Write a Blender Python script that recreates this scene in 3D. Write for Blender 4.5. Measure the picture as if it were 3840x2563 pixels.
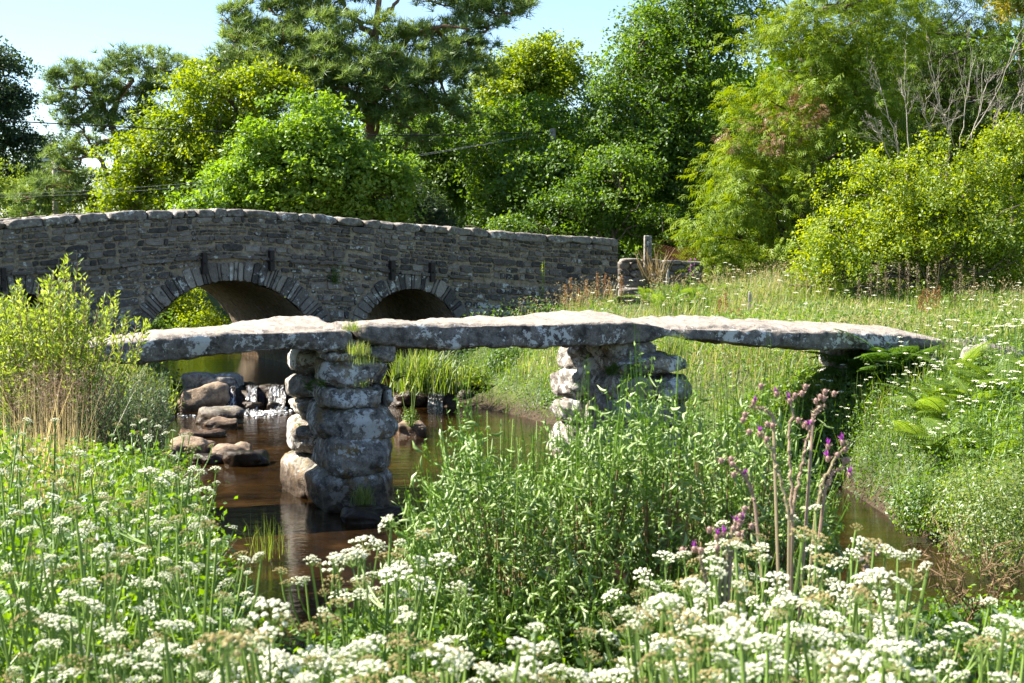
import bpy, math, random
import numpy as np
from mathutils import Vector, Matrix

# ------------------------------------------------------------------ scene, camera, light
for o in list(bpy.data.objects):
    bpy.data.objects.remove(o)
scene = bpy.context.scene
COL = scene.collection
R = np.random.default_rng(11)
random.seed(11)

FPX, HZN, CAMH = 5600.0, 880.0, 3.75          # focal length and horizon row in photo pixels, eye height over the water
PITCH = math.atan((1281.5 - HZN) / FPX)
cam_d = bpy.data.cameras.new('camera')
cam = bpy.data.objects.new('camera', cam_d)
COL.objects.link(cam)
cam.location = (0, 0, CAMH)
cam.rotation_euler = (math.pi / 2 - PITCH, 0, 0)
cam_d.sensor_width = 36.0
cam_d.lens = FPX / 3840 * 36.0
cam_d.clip_start = 0.05
cam_d.clip_end = 6000
cam_d.dof.use_dof = True
cam_d.dof.focus_distance = 20.0
cam_d.dof.aperture_fstop = 9.0
scene.camera = cam

SUN_AZ, SUN_EL = math.radians(-82), math.radians(44)   # azimuth from +Y towards +X: the sun stands to the left, behind the plane of both bridge faces
to_sun = Vector((math.sin(SUN_AZ) * math.cos(SUN_EL), math.cos(SUN_AZ) * math.cos(SUN_EL), math.sin(SUN_EL)))
world = bpy.data.worlds.new('World')
scene.world = world
world.use_nodes = True
wn = world.node_tree.nodes
sky = wn.new('ShaderNodeTexSky')
sky.sky_type = 'NISHITA'
sky.sun_disc = False
sky.sun_elevation = SUN_EL
sky.sun_rotation = SUN_AZ
sky.air_density = 0.85
sky.dust_density = 0.3
sky.ozone_density = 2.2
wn['Background'].inputs['Strength'].default_value = 0.068
world.node_tree.links.new(sky.outputs[0], wn['Background'].inputs['Color'])
sun_d = bpy.data.lights.new('sun', 'SUN')
sun_d.energy = 5.0
sun_d.angle = math.radians(0.53)
sun_d.color = (1.0, 0.93, 0.80)
sun_o = bpy.data.objects.new('sun', sun_d)
COL.objects.link(sun_o)
sun_o.rotation_euler = to_sun.to_track_quat('Z', 'Y').to_euler()
sun_o.location = (-30, 10, 30)
vs = scene.view_settings
vs.view_transform = 'Standard'
vs.look = 'None'
vs.gamma = 1
vs.use_curve_mapping = False
vs.exposure = 1.95
scene.render.engine = 'CYCLES'
scene.cycles.max_bounces = 8
scene.cycles.transparent_max_bounces = 4
scene.cycles.caustics_reflective = False
scene.cycles.caustics_refractive = False

# ------------------------------------------------------------------ photo pixel -> place
FWD = np.array([0, math.cos(PITCH), -math.sin(PITCH)])
UPV = np.array([0, math.sin(PITCH), math.cos(PITCH)])
EYE = np.array([0, 0, CAMH])
def ray(px, py):
    return np.array([1.0, 0, 0]) * ((px - 1920) / FPX) + UPV * (-(py - 1281.5) / FPX) + FWD
def at(px, py, Y):
    d = ray(px, py)
    return EYE + d * (Y / d[1])
def on_z(px, py, z):
    d = ray(px, py)
    return EYE + d * ((z - CAMH) / d[2])
def on_plane(px, py, p, n):
    d = ray(px, py)
    return EYE + d * (np.dot(np.asarray(p) - EYE, n) / np.dot(d, n))
def topx(P):
    P = np.atleast_2d(P) - EYE
    d = P @ FWD
    return 1920 + FPX * P[:, 0] / d, 1281.5 - FPX * (P @ UPV) / d

# ------------------------------------------------------------------ numpy noise
def _h(i, j, k, s):
    n = (i * 374761393 + j * 668265263 + k * 2147483647 + s * 974634777) & 0xFFFFFFFF
    n = ((n ^ (n >> 13)) * 1274126177) & 0xFFFFFFFF
    return ((n ^ (n >> 16)) & 0xFFFF) / 65535.0
def vnoise(P, seed=0):
    P = np.asarray(P, float)
    I = np.floor(P).astype(np.int64)
    f = P - I
    f = f * f * (3 - 2 * f)
    out = 0
    for a in (0, 1):
        for b in (0, 1):
            for c in (0, 1):
                w = (f[:, 0] if a else 1 - f[:, 0]) * (f[:, 1] if b else 1 - f[:, 1]) * (f[:, 2] if c else 1 - f[:, 2])
                out = out + w * _h(I[:, 0] + a, I[:, 1] + b, I[:, 2] + c, seed)
    return out * 2 - 1
def fbm(P, seed=0, octs=4):
    P = np.asarray(P, float)
    a, s, o = 1.0, 1.0, 0
    for k in range(octs):
        o = o + a * vnoise(P * s + 17.3 * k, seed + k)
        a *= 0.5
        s *= 2.03
    return o

# ------------------------------------------------------------------ mesh helpers
def norm(v):
    v = np.asarray(v, float)
    return v / np.maximum(np.linalg.norm(v, axis=-1, keepdims=True), 1e-9)
class MB:
    """collects vertices and faces for ONE mesh object"""
    def __init__(s):
        s.V, s.F, s.A, s.n = [], [], [], 0
    def add(s, V, F, rnd=0.5):
        V = np.asarray(V, float).reshape(-1, 3)
        s.V.append(V)
        for f in (F if isinstance(F, list) else [F]):
            f = np.asarray(f, np.int64)
            if f.size:
                s.F.append(f + s.n)
        s.A.append(np.broadcast_to(np.asarray(rnd, float), (len(V),)))
        s.n += len(V)
    def tube(s, pts, radii, sides=6, rnd=0.5, cap=True):
        pts = np.asarray(pts, float)
        m = len(pts)
        radii = np.broadcast_to(np.asarray(radii, float), (m,))
        tan = norm(np.gradient(pts, axis=0))
        ref = np.array([0.31, 0.17, 0.93]) if abs(tan[0][2]) < 0.9 else np.array([1.0, 0.1, 0])
        e1 = norm(np.cross(tan, ref))
        e2 = np.cross(tan, e1)
        a = np.arange(sides) * 2 * math.pi / sides
        V = pts[:, None] + radii[:, None, None] * (np.cos(a)[None, :, None] * e1[:, None] + np.sin(a)[None, :, None] * e2[:, None])
        i = np.arange(m - 1)[:, None] * sides
        j = np.arange(sides)[None, :]
        k = (j + 1) % sides
        F = np.stack([i + j, i + k, i + sides + k, i + sides + j], -1).reshape(-1, 4)
        Fs = [F]
        if cap:
            Fs.append(np.arange(sides)[None, ::-1])
            Fs.append((np.arange(sides) + (m - 1) * sides)[None, :])
        s.add(V.reshape(-1, 3), Fs, rnd)
    def scatter(s, tv, tf, pos, ax, ay, az, scale, rnd):
        """template vertices tv (k,3) set at every pos with axes ax, ay, az"""
        tv = np.asarray(tv, float)
        N, k = len(pos), len(tv)
        if N == 0:
            return
        sc = np.broadcast_to(np.asarray(scale, float).reshape(-1, 1) if np.ndim(scale) == 1 else np.asarray(scale, float), (N, 1) if np.ndim(scale) < 2 else np.shape(scale))
        V = pos[:, None] + sc[:, None, :1] * (tv[None, :, :1] * ax[:, None] + tv[None, :, 1:2] * ay[:, None] + tv[None, :, 2:3] * az[:, None])
        off = (np.arange(N) * k)[:, None, None]
        Fs = [(np.asarray(f)[None] + off).reshape(-1, np.asarray(f).shape[1]) for f in (tf if isinstance(tf, list) else [tf])]
        s.add(V.reshape(-1, 3), Fs, np.repeat(np.broadcast_to(rnd, (N,)), k))
    def mesh(s, name, mat, smooth=False, origin=None):
        V = np.concatenate(s.V) if s.V else np.zeros((0, 3))
        if origin is not None:
            V = V - np.asarray(origin, float)
        me = bpy.data.meshes.new(name)
        me.vertices.add(len(V))
        me.vertices.foreach_set('co', V.ravel())
        loops = np.concatenate([f.ravel() for f in s.F]).astype(np.int32)
        sizes = np.concatenate([np.full(len(f), f.shape[1]) for f in s.F]).astype(np.int32)
        starts = np.concatenate([[0], np.cumsum(sizes)[:-1]]).astype(np.int32)
        me.loops.add(len(loops))
        me.loops.foreach_set('vertex_index', loops)
        me.polygons.add(len(sizes))
        me.polygons.foreach_set('loop_start', starts)
        me.polygons.foreach_set('loop_total', sizes)
        me.polygons.foreach_set('use_smooth', np.full(len(sizes), bool(smooth)))
        at_ = me.attributes.new('rnd', 'FLOAT', 'POINT')
        at_.data.foreach_set('value', np.concatenate(s.A).astype(np.float32))
        me.materials.append(mat)
        me.update(calc_edges=True)
        return me
    def build(s, name, mat, parent=None, smooth=False, loc=None, stuff=False):
        origin = np.array(parent.location) if parent is not None else (np.asarray(loc, float) if loc is not None else None)
        if parent is not None and parent.parent is not None:
            origin = origin + np.array(parent.parent.location)
        if parent is not None and loc is not None:
            o = bpy.data.objects.new(name, s.mesh(name, mat, smooth, np.asarray(loc, float)))
            o.location = np.asarray(loc, float) - origin
        else:
            o = bpy.data.objects.new(name, s.mesh(name, mat, smooth, origin))
            if parent is None and loc is not None:
                o.location = loc
        COL.objects.link(o)
        if parent is not None:
            o.parent = parent
        if stuff:
            o['kind'] = 'stuff'
        return o

def tag(o, label, cat, group=None):
    o['label'] = label
    o['category'] = cat
    if group:
        o['group'] = group
    return o
def thing(name, loc, label, cat, group=None):
    o = bpy.data.objects.new(name, None)
    o.empty_display_size = 0.2
    o.location = [float(v) for v in loc]
    COL.objects.link(o)
    return tag(o, label, cat, group)
def struct(o):
    o['kind'] = 'structure'
    return o
def inst(name, me, parent, loc=(0, 0, 0), rot=(0, 0, 0), sc=1.0):
    o = bpy.data.objects.new(name, me)
    o.location = [float(v) for v in loc]
    o.rotation_euler = rot
    o.scale = (sc, sc, sc) if np.isscalar(sc) else sc
    COL.objects.link(o)
    o.parent = parent
    return o
def bez(a, b, c, n):
    t = np.linspace(0, 1, n)[:, None]
    return (1 - t) ** 2 * np.asarray(a, float) + 2 * t * (1 - t) * np.asarray(b, float) + t ** 2 * np.asarray(c, float)
def smooth_path(pts, n, wob=0.0):
    pts = np.asarray(pts, float)
    d = np.concatenate([[0], np.cumsum(np.linalg.norm(np.diff(pts, axis=0), axis=1))])
    q = np.linspace(0, d[-1], n)
    P = np.stack([np.interp(q, d, pts[:, i]) for i in range(3)], 1)
    for _ in range(2):
        P[1:-1] = 0.25 * P[:-2] + 0.5 * P[1:-1] + 0.25 * P[2:]
    if wob:
        P[1:-1] += R.normal(0, wob, (n - 2, 3))
    return P
def axes(nrm, roll=None):
    """frames whose z is nrm and whose y points anywhere about it"""
    n = norm(nrm)
    r = norm(R.normal(size=n.shape)) if roll is None else roll
    x = norm(np.cross(r, n))
    return x, np.cross(n, x), n

# ------------------------------------------------------------------ materials
def newmat(name):
    m = bpy.data.materials.new(name)
    m.use_nodes = True
    nt = m.node_tree
    nt.nodes.clear()
    out = nt.nodes.new('ShaderNodeOutputMaterial')
    def N(t, **kw):
        n = nt.nodes.new('ShaderNode' + t)
        for k, v in kw.items():
            if k in n.inputs:
                n.inputs[k].default_value = v
            else:
                setattr(n, k, v)
        return n
    def L(a, b):
        nt.links.new(a, b)
    return m, N, L, out
def ramp(N, stops):
    r = N('ValToRGB')
    e = r.color_ramp.elements
    while len(e) < len(stops):
        e.new(0.5)
    for el, (p, c) in zip(e, stops):
        el.position = p
        el.color = (*c, 1)
    return r
def leaf_mat(name, cols, trans=0.55, gloss=0.03, rough=0.5):
    m, N, L, out = newmat(name)
    a = N('Attribute', attribute_name='rnd')
    n = len(cols)
    r = ramp(N, [(0.02 + 0.96 * i / max(n - 1, 1), c) for i, c in enumerate(cols)])
    L(a.outputs['Fac'], r.inputs['Fac'])
    d = N('BsdfDiffuse')
    t = N('BsdfTranslucent')
    hs = N('HueSaturation', Hue=0.488, Saturation=1.08, Value=1.45)
    L(r.outputs[0], hs.inputs['Color'])
    L(r.outputs[0], d.inputs['Color'])
    L(hs.outputs[0], t.inputs['Color'])
    mx = N('MixShader', Fac=trans)
    L(d.outputs[0], mx.inputs[1])
    L(t.outputs[0], mx.inputs[2])
    g = N('BsdfGlossy', Roughness=rough, Color=(0.9, 0.95, 1, 1))
    m2 = N('MixShader', Fac=gloss)
    L(mx.outputs[0], m2.inputs[1])
    L(g.outputs[0], m2.inputs[2])
    L(m2.outputs[0], out.inputs['Surface'])
    return m
def plain(name, c, rough=0.7, c2=None, sc=20, bump=0.0, metal=0.0, spec=0.3):
    m, N, L, out = newmat(name)
    p = N('BsdfPrincipled', Roughness=rough, Metallic=metal)
    p.inputs['Specular IOR Level'].default_value = spec
    tc = N('TexCoord')
    nz = N('TexNoise', Scale=sc, Detail=6.0)
    L(tc.outputs['Object'], nz.inputs['Vector'])
    r = ramp(N, [(0.32, c), (0.68, c2 or c)])
    L(nz.outputs['Fac'], r.inputs['Fac'])
    L(r.outputs[0], p.inputs['Base Color'])
    if bump:
        b = N('Bump', Strength=bump, Distance=0.03)
        L(nz.outputs['Fac'], b.inputs['Height'])
        L(b.outputs[0], p.inputs['Normal'])
    L(p.outputs[0], out.inputs['Surface'])
    return m
def granite(name, base, dark, lichen, lich=0.5, moss=0.0, wetz=None, sc=1.0, bump=0.6, usernd=False, orange=0.0, crust=0.5, worn=None):
    """weathered granite: grain, black crust, pale lichen rosettes, moss where it faces up, wet foot"""
    m, N, L, out = newmat(name)
    p = N('BsdfPrincipled', Roughness=0.85)
    p.inputs['Specular IOR Level'].default_value = 0.25
    tc = N('TexCoord')
    geo = N('NewGeometry')
    vec = geo.outputs['Position']
    big = N('TexNoise', Scale=2.2 * sc, Detail=5.0, Roughness=0.6)
    mid = N('TexNoise', Scale=9.0 * sc, Detail=7.0, Roughness=0.68)
    fine = N('TexNoise', Scale=55.0 * sc, Detail=4.0, Roughness=0.7)
    for n in (big, mid, fine):
        L(vec, n.inputs['Vector'])
    r1 = ramp(N, [(0.36, dark), (0.62, base)])
    L(mid.outputs['Fac'], r1.inputs['Fac'])
    col = r1.outputs[0]
    def mix(fac, a, b, typ='MIX'):
        x = N('MixRGB', blend_type=typ)
        if isinstance(fac, float):
            x.inputs[0].default_value = fac
        else:
            L(fac, x.inputs[0])
        for s, v in ((1, a), (2, b)):
            if isinstance(v, tuple):
                x.inputs[s].default_value = (*v, 1)
            else:
                L(v, x.inputs[s])
        return x.outputs[0]
    if usernd:
        a = N('Attribute', attribute_name='rnd')
        rr = ramp(N, usernd)
        L(a.outputs['Fac'], rr.inputs['Fac'])
        col = mix(0.72, col, rr.outputs[0])
    gr = ramp(N, [(0.3, (0.55, 0.55, 0.55)), (0.7, (1.35, 1.35, 1.35))])
    L(fine.outputs['Fac'], gr.inputs['Fac'])
    col = mix(0.8, col, gr.outputs[0], 'MULTIPLY')
    # black crust
    ck = N('TexNoise', Scale=4.2 * sc, Detail=8.0, Roughness=0.75)
    mp = N('Mapping')
    mp.inputs['Location'].default_value = (7.1, 3.3, 1.9)
    L(vec, mp.inputs['Vector'])
    L(mp.outputs[0], ck.inputs['Vector'])
    cr = ramp(N, [(0.54 - 0.1 * (crust - 0.5), (0, 0, 0)), (0.64 - 0.1 * (crust - 0.5), (0.85, 0.85, 0.85))])
    L(ck.outputs['Fac'], cr.inputs['Fac'])
    col = mix(cr.outputs[0], col, tuple(0.35 * v for v in dark))
    if orange:
        on = N('TexNoise', Scale=2.6 * sc, Detail=6.0, Roughness=0.7)
        L(mp.outputs[0], on.inputs['Vector'])
        orr = ramp(N, [(0.62 - 0.25 * orange, (0, 0, 0)), (0.72 - 0.2 * orange, (0.75, 0.75, 0.75))])
        L(on.outputs['Fac'], orr.inputs['Fac'])
        col = mix(orr.outputs[0], col, (0.30, 0.19, 0.06))
    # lichen
    if lich:
        ln = N('TexNoise', Scale=9.5 * sc, Detail=9.0, Roughness=0.74, Distortion=0.3)
        L(vec, ln.inputs['Vector'])
        add = N('MixRGB', blend_type='MIX')
        add.inputs[0].default_value = 0.45
        L(ln.outputs['Fac'], add.inputs[1])
        L(big.outputs['Fac'], add.inputs[2])
        lr = ramp(N, [(0.60 - 0.13 * lich, (0, 0, 0)), (0.617 - 0.13 * lich, (0.9, 0.9, 0.9))])
        L(add.outputs[0], lr.inputs['Fac'])
        col = mix(lr.outputs[0], col, lichen)
    sep = N('SeparateXYZ')
    if worn:
        sw = N('SeparateXYZ')
        L(geo.outputs['True Normal'], sw.inputs[0])
        wn_ = N('MapRange')
        wn_.inputs['From Min'].default_value = 0.55
        wn_.inputs['From Max'].default_value = 0.88
        wn_.inputs['To Max'].default_value = 0.85
        L(sw.outputs[2], wn_.inputs['Value'])
        wc = mix(0.75, worn, gr.outputs[0], 'MULTIPLY')
        wc = mix(cr.outputs[0], wc, tuple(0.50 * v for v in worn))
        wc = mix(0.55, wc, r1.outputs[0])
        col = mix(wn_.outputs[0], col, wc)
    if moss:
        L(geo.outputs['Normal'], sep.inputs[0])
        mn = N('MapRange')
        mn.inputs['From Min'].default_value = 0.55
        mn.inputs['From Max'].default_value = 0.95
        L(sep.outputs[2], mn.inputs['Value'])
        ml = N('Math', operation='MULTIPLY')
        L(mn.outputs[0], ml.inputs[0])
        mr = ramp(N, [(0.56 - 0.2 * moss, (0, 0, 0)), (0.66 - 0.2 * moss, (1, 1, 1))])
        L(mid.outputs['Fac'], mr.inputs['Fac'])
        L(mr.outputs[0], ml.inputs[1])
        col = mix(ml.outputs[0], col, (0.07, 0.085, 0.02))
    if wetz is not None:
        s2 = N('SeparateXYZ')
        L(vec, s2.inputs[0])
        ad = N('Math', operation='ADD')
        sc_ = N('Math', operation='MULTIPLY')
        L(big.outputs['Fac'], sc_.inputs[0])
        sc_.inputs[1].default_value = -0.25
        L(s2.outputs[2], ad.inputs[0])
        L(sc_.outputs[0], ad.inputs[1])
        mrr = N('MapRange')
        mrr.inputs['From Min'].default_value = wetz - 0.02
        mrr.inputs['From Max'].default_value = wetz + 0.10
        mrr.inputs['To Min'].default_value = 1.0
        mrr.inputs['To Max'].default_value = 0.0
        L(ad.outputs[0], mrr.inputs['Value'])
        col = mix(mrr.outputs[0], col, mix(1.0, col, (0.33, 0.27, 0.22), 'MULTIPLY'))
        ro = N('MapRange')
        ro.inputs['To Min'].default_value = 0.85
        ro.inputs['To Max'].default_value = 0.3
        L(mrr.outputs[0], ro.inputs['Value'])
        L(ro.outputs[0], p.inputs['Roughness'])
    L(col, p.inputs['Base Color'])
    b1 = N('Bump', Strength=bump, Distance=0.05)
    L(mid.outputs['Fac'], b1.inputs['Height'])
    b2 = N('Bump', Strength=bump, Distance=0.012)
    L(fine.outputs['Fac'], b2.inputs['Height'])
    L(b1.outputs[0], b2.inputs['Normal'])
    L(b2.outputs[0], p.inputs['Normal'])
    L(p.outputs[0], out.inputs['Surface'])
    return m

M = {}
M['slab'] = granite('clapper_granite', (0.27, 0.235, 0.205), (0.10, 0.088, 0.078), (0.66, 0.65, 0.62), lich=0.52, bump=0.8, crust=0.66, worn=(0.46, 0.40, 0.34))
M['pier'] = granite('pier_granite', (0.40, 0.36, 0.32), (0.11, 0.097, 0.086), (0.66, 0.65, 0.62), lich=0.60, moss=0.22, wetz=0.22, bump=0.9, orange=0.34, crust=0.70)
M['rock'] = granite('river_rock', (0.36, 0.27, 0.19), (0.17, 0.12, 0.085), (0.5, 0.47, 0.42), lich=0.0, wetz=0.03, bump=0.6, crust=0.2)
M['rockg'] = granite('river_rock_grey', (0.34, 0.31, 0.27), (0.12, 0.10, 0.085), (0.55, 0.54, 0.5), lich=0.35, moss=0.2, wetz=0.10, bump=0.6, crust=0.5)
M['rockd'] = granite('wet_rock', (0.13, 0.09, 0.06), (0.05, 0.038, 0.03), (0.4, 0.4, 0.38), lich=0.0, moss=0.35, wetz=0.30, bump=0.6)
wallcols = [(0.0, (0.022, 0.023, 0.027)), (0.2, (0.060, 0.056, 0.054)), (0.45, (0.150, 0.130, 0.114)), (0.75, (0.235, 0.205, 0.178)), (1.0, (0.40, 0.36, 0.31))]
M['wall'] = granite('rubble_stone', (0.24, 0.205, 0.17), (0.07, 0.062, 0.057), (0.50, 0.50, 0.46), lich=0.14, bump=0.8, sc=1.1, usernd=wallcols, crust=0.35)
M['wall_low'] = granite('rubble_stone_lichened', (0.28, 0.245, 0.205), (0.085, 0.08, 0.078), (0.56, 0.56, 0.52), lich=0.44, bump=0.8, sc=1.1, usernd=wallcols, crust=0.4)
M['coping'] = granite('coping_granite', (0.28, 0.25, 0.22), (0.11, 0.098, 0.088), (0.56, 0.56, 0.53), lich=0.30, moss=0.0, bump=0.7, crust=0.35)
M['mortar'] = granite('lime_mortar', (0.38, 0.31, 0.22), (0.20, 0.16, 0.115), (0.45, 0.42, 0.38), lich=0.1, bump=0.8, crust=0.45)
M['barrel'] = granite('arch_barrel_stone', (0.34, 0.27, 0.185), (0.16, 0.12, 0.085), (0.45, 0.42, 0.36), lich=0.1, wetz=0.5, bump=0.8, crust=0.3)
M['iron'] = plain('black_iron', (0.012, 0.010, 0.010), 0.55, (0.03, 0.02, 0.016), 30, 0.2)
M['bark'] = plain('bark', (0.075, 0.058, 0.042), 0.9, (0.17, 0.14, 0.11), 14, 0.6)
M['barkpine'] = plain('pine_bark', (0.13, 0.075, 0.045), 0.9, (0.30, 0.18, 0.11), 6, 0.6)
M['deadwood'] = plain('bare_grey_wood', (0.28, 0.24, 0.20), 0.9, (0.42, 0.38, 0.34), 20, 0.3)
M['broomwood'] = plain('broom_wood', (0.15, 0.095, 0.05), 0.9, (0.28, 0.19, 0.11), 30, 0.3)
M['postwood'] = plain('weathered_post', (0.27, 0.23, 0.19), 0.9, (0.42, 0.38, 0.33), 20, 0.3)
M['wire'] = plain('black_cable', (0.01, 0.01, 0.012), 0.5)
M['wiregrey'] = plain('grey_cable', (0.25, 0.26, 0.27), 0.5)
M['rust'] = plain('rusty_mesh', (0.14, 0.05, 0.02), 0.9, (0.24, 0.09, 0.04), 15)
M['whitepaint'] = plain('pale_steel', (0.6, 0.6, 0.6), 0.6)

# ------------------------------------------------------------------ terrain and river
RIVER = np.array([(-16, 60), (-13, 47), (-9.2, 40), (-7.8, 36), (-7.2, 32), (-6.6, 28), (-5.9, 23), (-5.2, 19.5), (-4.3, 17), (-3.4, 14.8), (-2.4, 13.3),
                  (0, 12.3), (3, 12.3), (7, 13.3), (14, 14), (40, 13), (40, 19), (14, 18.5), (9, 17.3), (6.5, 16.2), (5.3, 17), (5.1, 19.5), (4.9, 22),
                  (3.4, 25), (1.3, 28.5), (-0.8, 32.5), (-2, 35.5), (-3.5, 39), (-6, 44), (-9, 50), (-11, 60)], float)
ZUP = 0.44
def river_d(x, y):
    """distance to the river's edge, negative on the water"""
    x = np.asarray(x, float); y = np.asarray(y, float)
    best = np.full(x.shape, 1e9)
    ins = np.zeros(x.shape, bool)
    n = len(RIVER)
    for i in range(n):
        a, b = RIVER[i], RIVER[(i + 1) % n]
        e = b - a
        u = np.clip(((x - a[0]) * e[0] + (y - a[1]) * e[1]) / (e @ e), 0, 1)
        best = np.minimum(best, np.hypot(x - a[0] - u * e[0], y - a[1] - u * e[1]))
        c = (a[1] > y) != (b[1] > y)
        with np.errstate(divide='ignore', invalid='ignore'):
            xi = e[0] * (y - a[1]) / (e[1] if e[1] else 1e-9) + a[0]
        ins ^= c & (x < xi)
    return np.where(ins, -best, best)
def sst(a, b, v):
    t = np.clip((v - a) / (b - a), 0, 1)
    return t * t * (3 - 2 * t)
def T(x, y):
    x = np.asarray(x, float); y = np.asarray(y, float)
    d = river_d(x, y)
    P3 = np.stack([x * 0.35, y * 0.35, 0 * x], -1).reshape(-1, 3)
    nz = fbm(P3, 5, 3).reshape(x.shape)
    near = 1 - sst(11.5, 14.5, y)
    g = x / np.maximum(y, 0.5)
    left = sst(-0.180, -0.225, g) * sst(1.0, 2.0, y)
    plateau = 1.75 + 0.010 * np.clip(y - 25, 0, 60) + 0.012 * np.clip(y - 60, 0, 300)
    plateau = plateau + 0.5 * sst(3.5, 8, x) * sst(30, 42, y)
    zn = (1.95 * np.clip(d / 8.5, 0, 1) ** 0.8) * (1 - left) + left * 1.9 * (1 - np.exp(-np.maximum(d, 0) / 1.0))
    zr = plateau * (1 - np.exp(-np.maximum(d, 0) / (1.0 + 0.7 * sst(22, 30, y))))
    z = zn * near + zr * (1 - near) + 0.10 * nz * sst(0.1, 2, d)
    lane = np.exp(-((g + 0.155) / 0.042) ** 2) * near * sst(4.5, 6.5, y)
    z = np.where(d > 0, z * (1 - lane) + np.minimum(z, np.maximum(3.50 - 0.285 * y, 0.05)) * lane, z)
    bed = -0.10 - 0.35 * np.clip(-d / 1.5, 0, 1) + 0.06 * nz + (ZUP) * sst(31.2, 33.5, y)
    return np.where(d > 0, z, bed)
def on_ground(px, py):
    r_ = ray(px, py)
    s = np.linspace(2.0, 60.0, 1200)
    Q = EYE + r_[None] * (s / r_[1])[:, None]
    k = np.argmax(Q[:, 2] < np.maximum(T(Q[:, 0], Q[:, 1]), -0.02))
    return Q[k]
def Tz(x, y):
    return float(T(np.array([x]), np.array([y]))[0])

def axis_coords(lo, hi, step, far, g=1.22):
    c = list(np.arange(lo, hi + 1e-6, step))
    s = step
    while c[-1] < far:
        s *= g
        c.append(c[-1] + s)
    s = step
    while c[0] > -far:
        s *= g
        c.insert(0, c[0] - s)
    return np.array(c)
gx = axis_coords(-16, 18, 0.36, 1500)
gy = axis_coords(-2, 48, 0.36, 1500)
GX, GY = np.meshgrid(gx, gy)
GZ = T(GX, GY)
nx, ny = len(gx), len(gy)
ii = (np.arange(ny - 1)[:, None] * nx + np.arange(nx - 1)[None]).ravel()
mb = MB()
mb.add(np.stack([GX, GY, GZ], -1).reshape(-1, 3), np.stack([ii, ii + 1, ii + nx + 1, ii + nx], -1))
m, N, L, out = newmat('ground_soil_and_turf')
p = N('BsdfPrincipled', Roughness=0.95)
geo = N('NewGeometry')
sp = N('SeparateXYZ'); L(geo.outputs['Position'], sp.inputs[0])
n1 = N('TexNoise', Scale=1.3, Detail=8.0); L(geo.outputs['Position'], n1.inputs['Vector'])
n2 = N('TexNoise', Scale=18.0, Detail=5.0); L(geo.outputs['Position'], n2.inputs['Vector'])
r1 = ramp(N, [(0.35, (0.030, 0.045, 0.010)), (0.65, (0.075, 0.10, 0.022))]); L(n1.outputs['Fac'], r1.inputs['Fac'])
r2 = ramp(N, [(0.35, (0.020, 0.013, 0.006)), (0.65, (0.060, 0.036, 0.015))]); L(n2.outputs['Fac'], r2.inputs['Fac'])
mr = N('MapRange'); mr.inputs['From Min'].default_value = 0.08; mr.inputs['From Max'].default_value = 0.45; L(sp.outputs[2], mr.inputs['Value'])
mx = N('MixRGB'); L(mr.outputs[0], mx.inputs[0]); L(r2.outputs[0], mx.inputs[1]); L(r1.outputs[0], mx.inputs[2])
L(mx.outputs[0], p.inputs['Base Color'])
bp = N('Bump', Strength=0.8, Distance=0.06); L(n2.outputs['Fac'], bp.inputs['Height']); L(bp.outputs[0], p.inputs['Normal'])
L(p.outputs[0], out.inputs['Surface'])
struct(mb.build('ground', m, smooth=True))

def water_mat(name, foam=0.0):
    m, N, L, out = newmat(name)
    geo = N('NewGeometry')
    mp = N('Mapping'); mp.inputs['Scale'].default_value = (1.0, 2.1, 1.0); mp.inputs['Rotation'].default_value = (0, 0, 0.35)
    L(geo.outputs['Position'], mp.inputs['Vector'])
    w1 = N('TexNoise', Scale=1.7, Detail=3.0, Roughness=0.5, Distortion=0.5)
    w2 = N('TexNoise', Scale=9.0, Detail=3.0, Roughness=0.55, Distortion=0.4)
    L(mp.outputs[0], w1.inputs['Vector']); L(mp.outputs[0], w2.inputs['Vector'])
    b1 = N('Bump', Strength=0.14, Distance=0.06); L(w1.outputs['Fac'], b1.inputs['Height'])
    b2 = N('Bump', Strength=0.15, Distance=0.02); L(w2.outputs['Fac'], b2.inputs['Height']); L(b1.outputs[0], b2.inputs['Normal'])
    # peat-stained shallow bed seen through the surface
    bed = N('TexNoise', Scale=1.1, Detail=7.0, Roughness=0.65); L(geo.outputs['Position'], bed.inputs['Vector'])
    rb = ramp(N, [(0.36, (0.006, 0.0035, 0.0013)), (0.58, (0.022, 0.011, 0.003)), (0.76, (0.060, 0.030, 0.008))]); L(bed.outputs['Fac'], rb.inputs['Fac'])
    col = rb.outputs[0]
    p = N('BsdfPrincipled', Roughness=0.02, IOR=1.333)
    L(col, p.inputs['Base Color'])
    L(b2.outputs[0], p.inputs['Normal'])
    L(p.outputs[0], out.inputs['Surface'])
    return m
M['water'] = water_mat('peaty_water')
def water_sheet(name, x0, x1, y0, y1, z):
    mb = MB()
    n = 24
    X, Y = np.meshgrid(np.linspace(x0, x1, n), np.linspace(y0, y1, n))
    i = (np.arange(n - 1)[:, None] * n + np.arange(n - 1)[None]).ravel()
    mb.add(np.stack([X, Y, X * 0 + z], -1).reshape(-1, 3), np.stack([i, i + 1, i + n + 1, i + n], -1))
    return struct(mb.build(name, M['water'], smooth=True))
water_sheet('river_water', -14, 45, 9, 33.4, 0.0)
water_sheet('upstream_water', -22, 4, 32.7, 70, ZUP)

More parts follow.
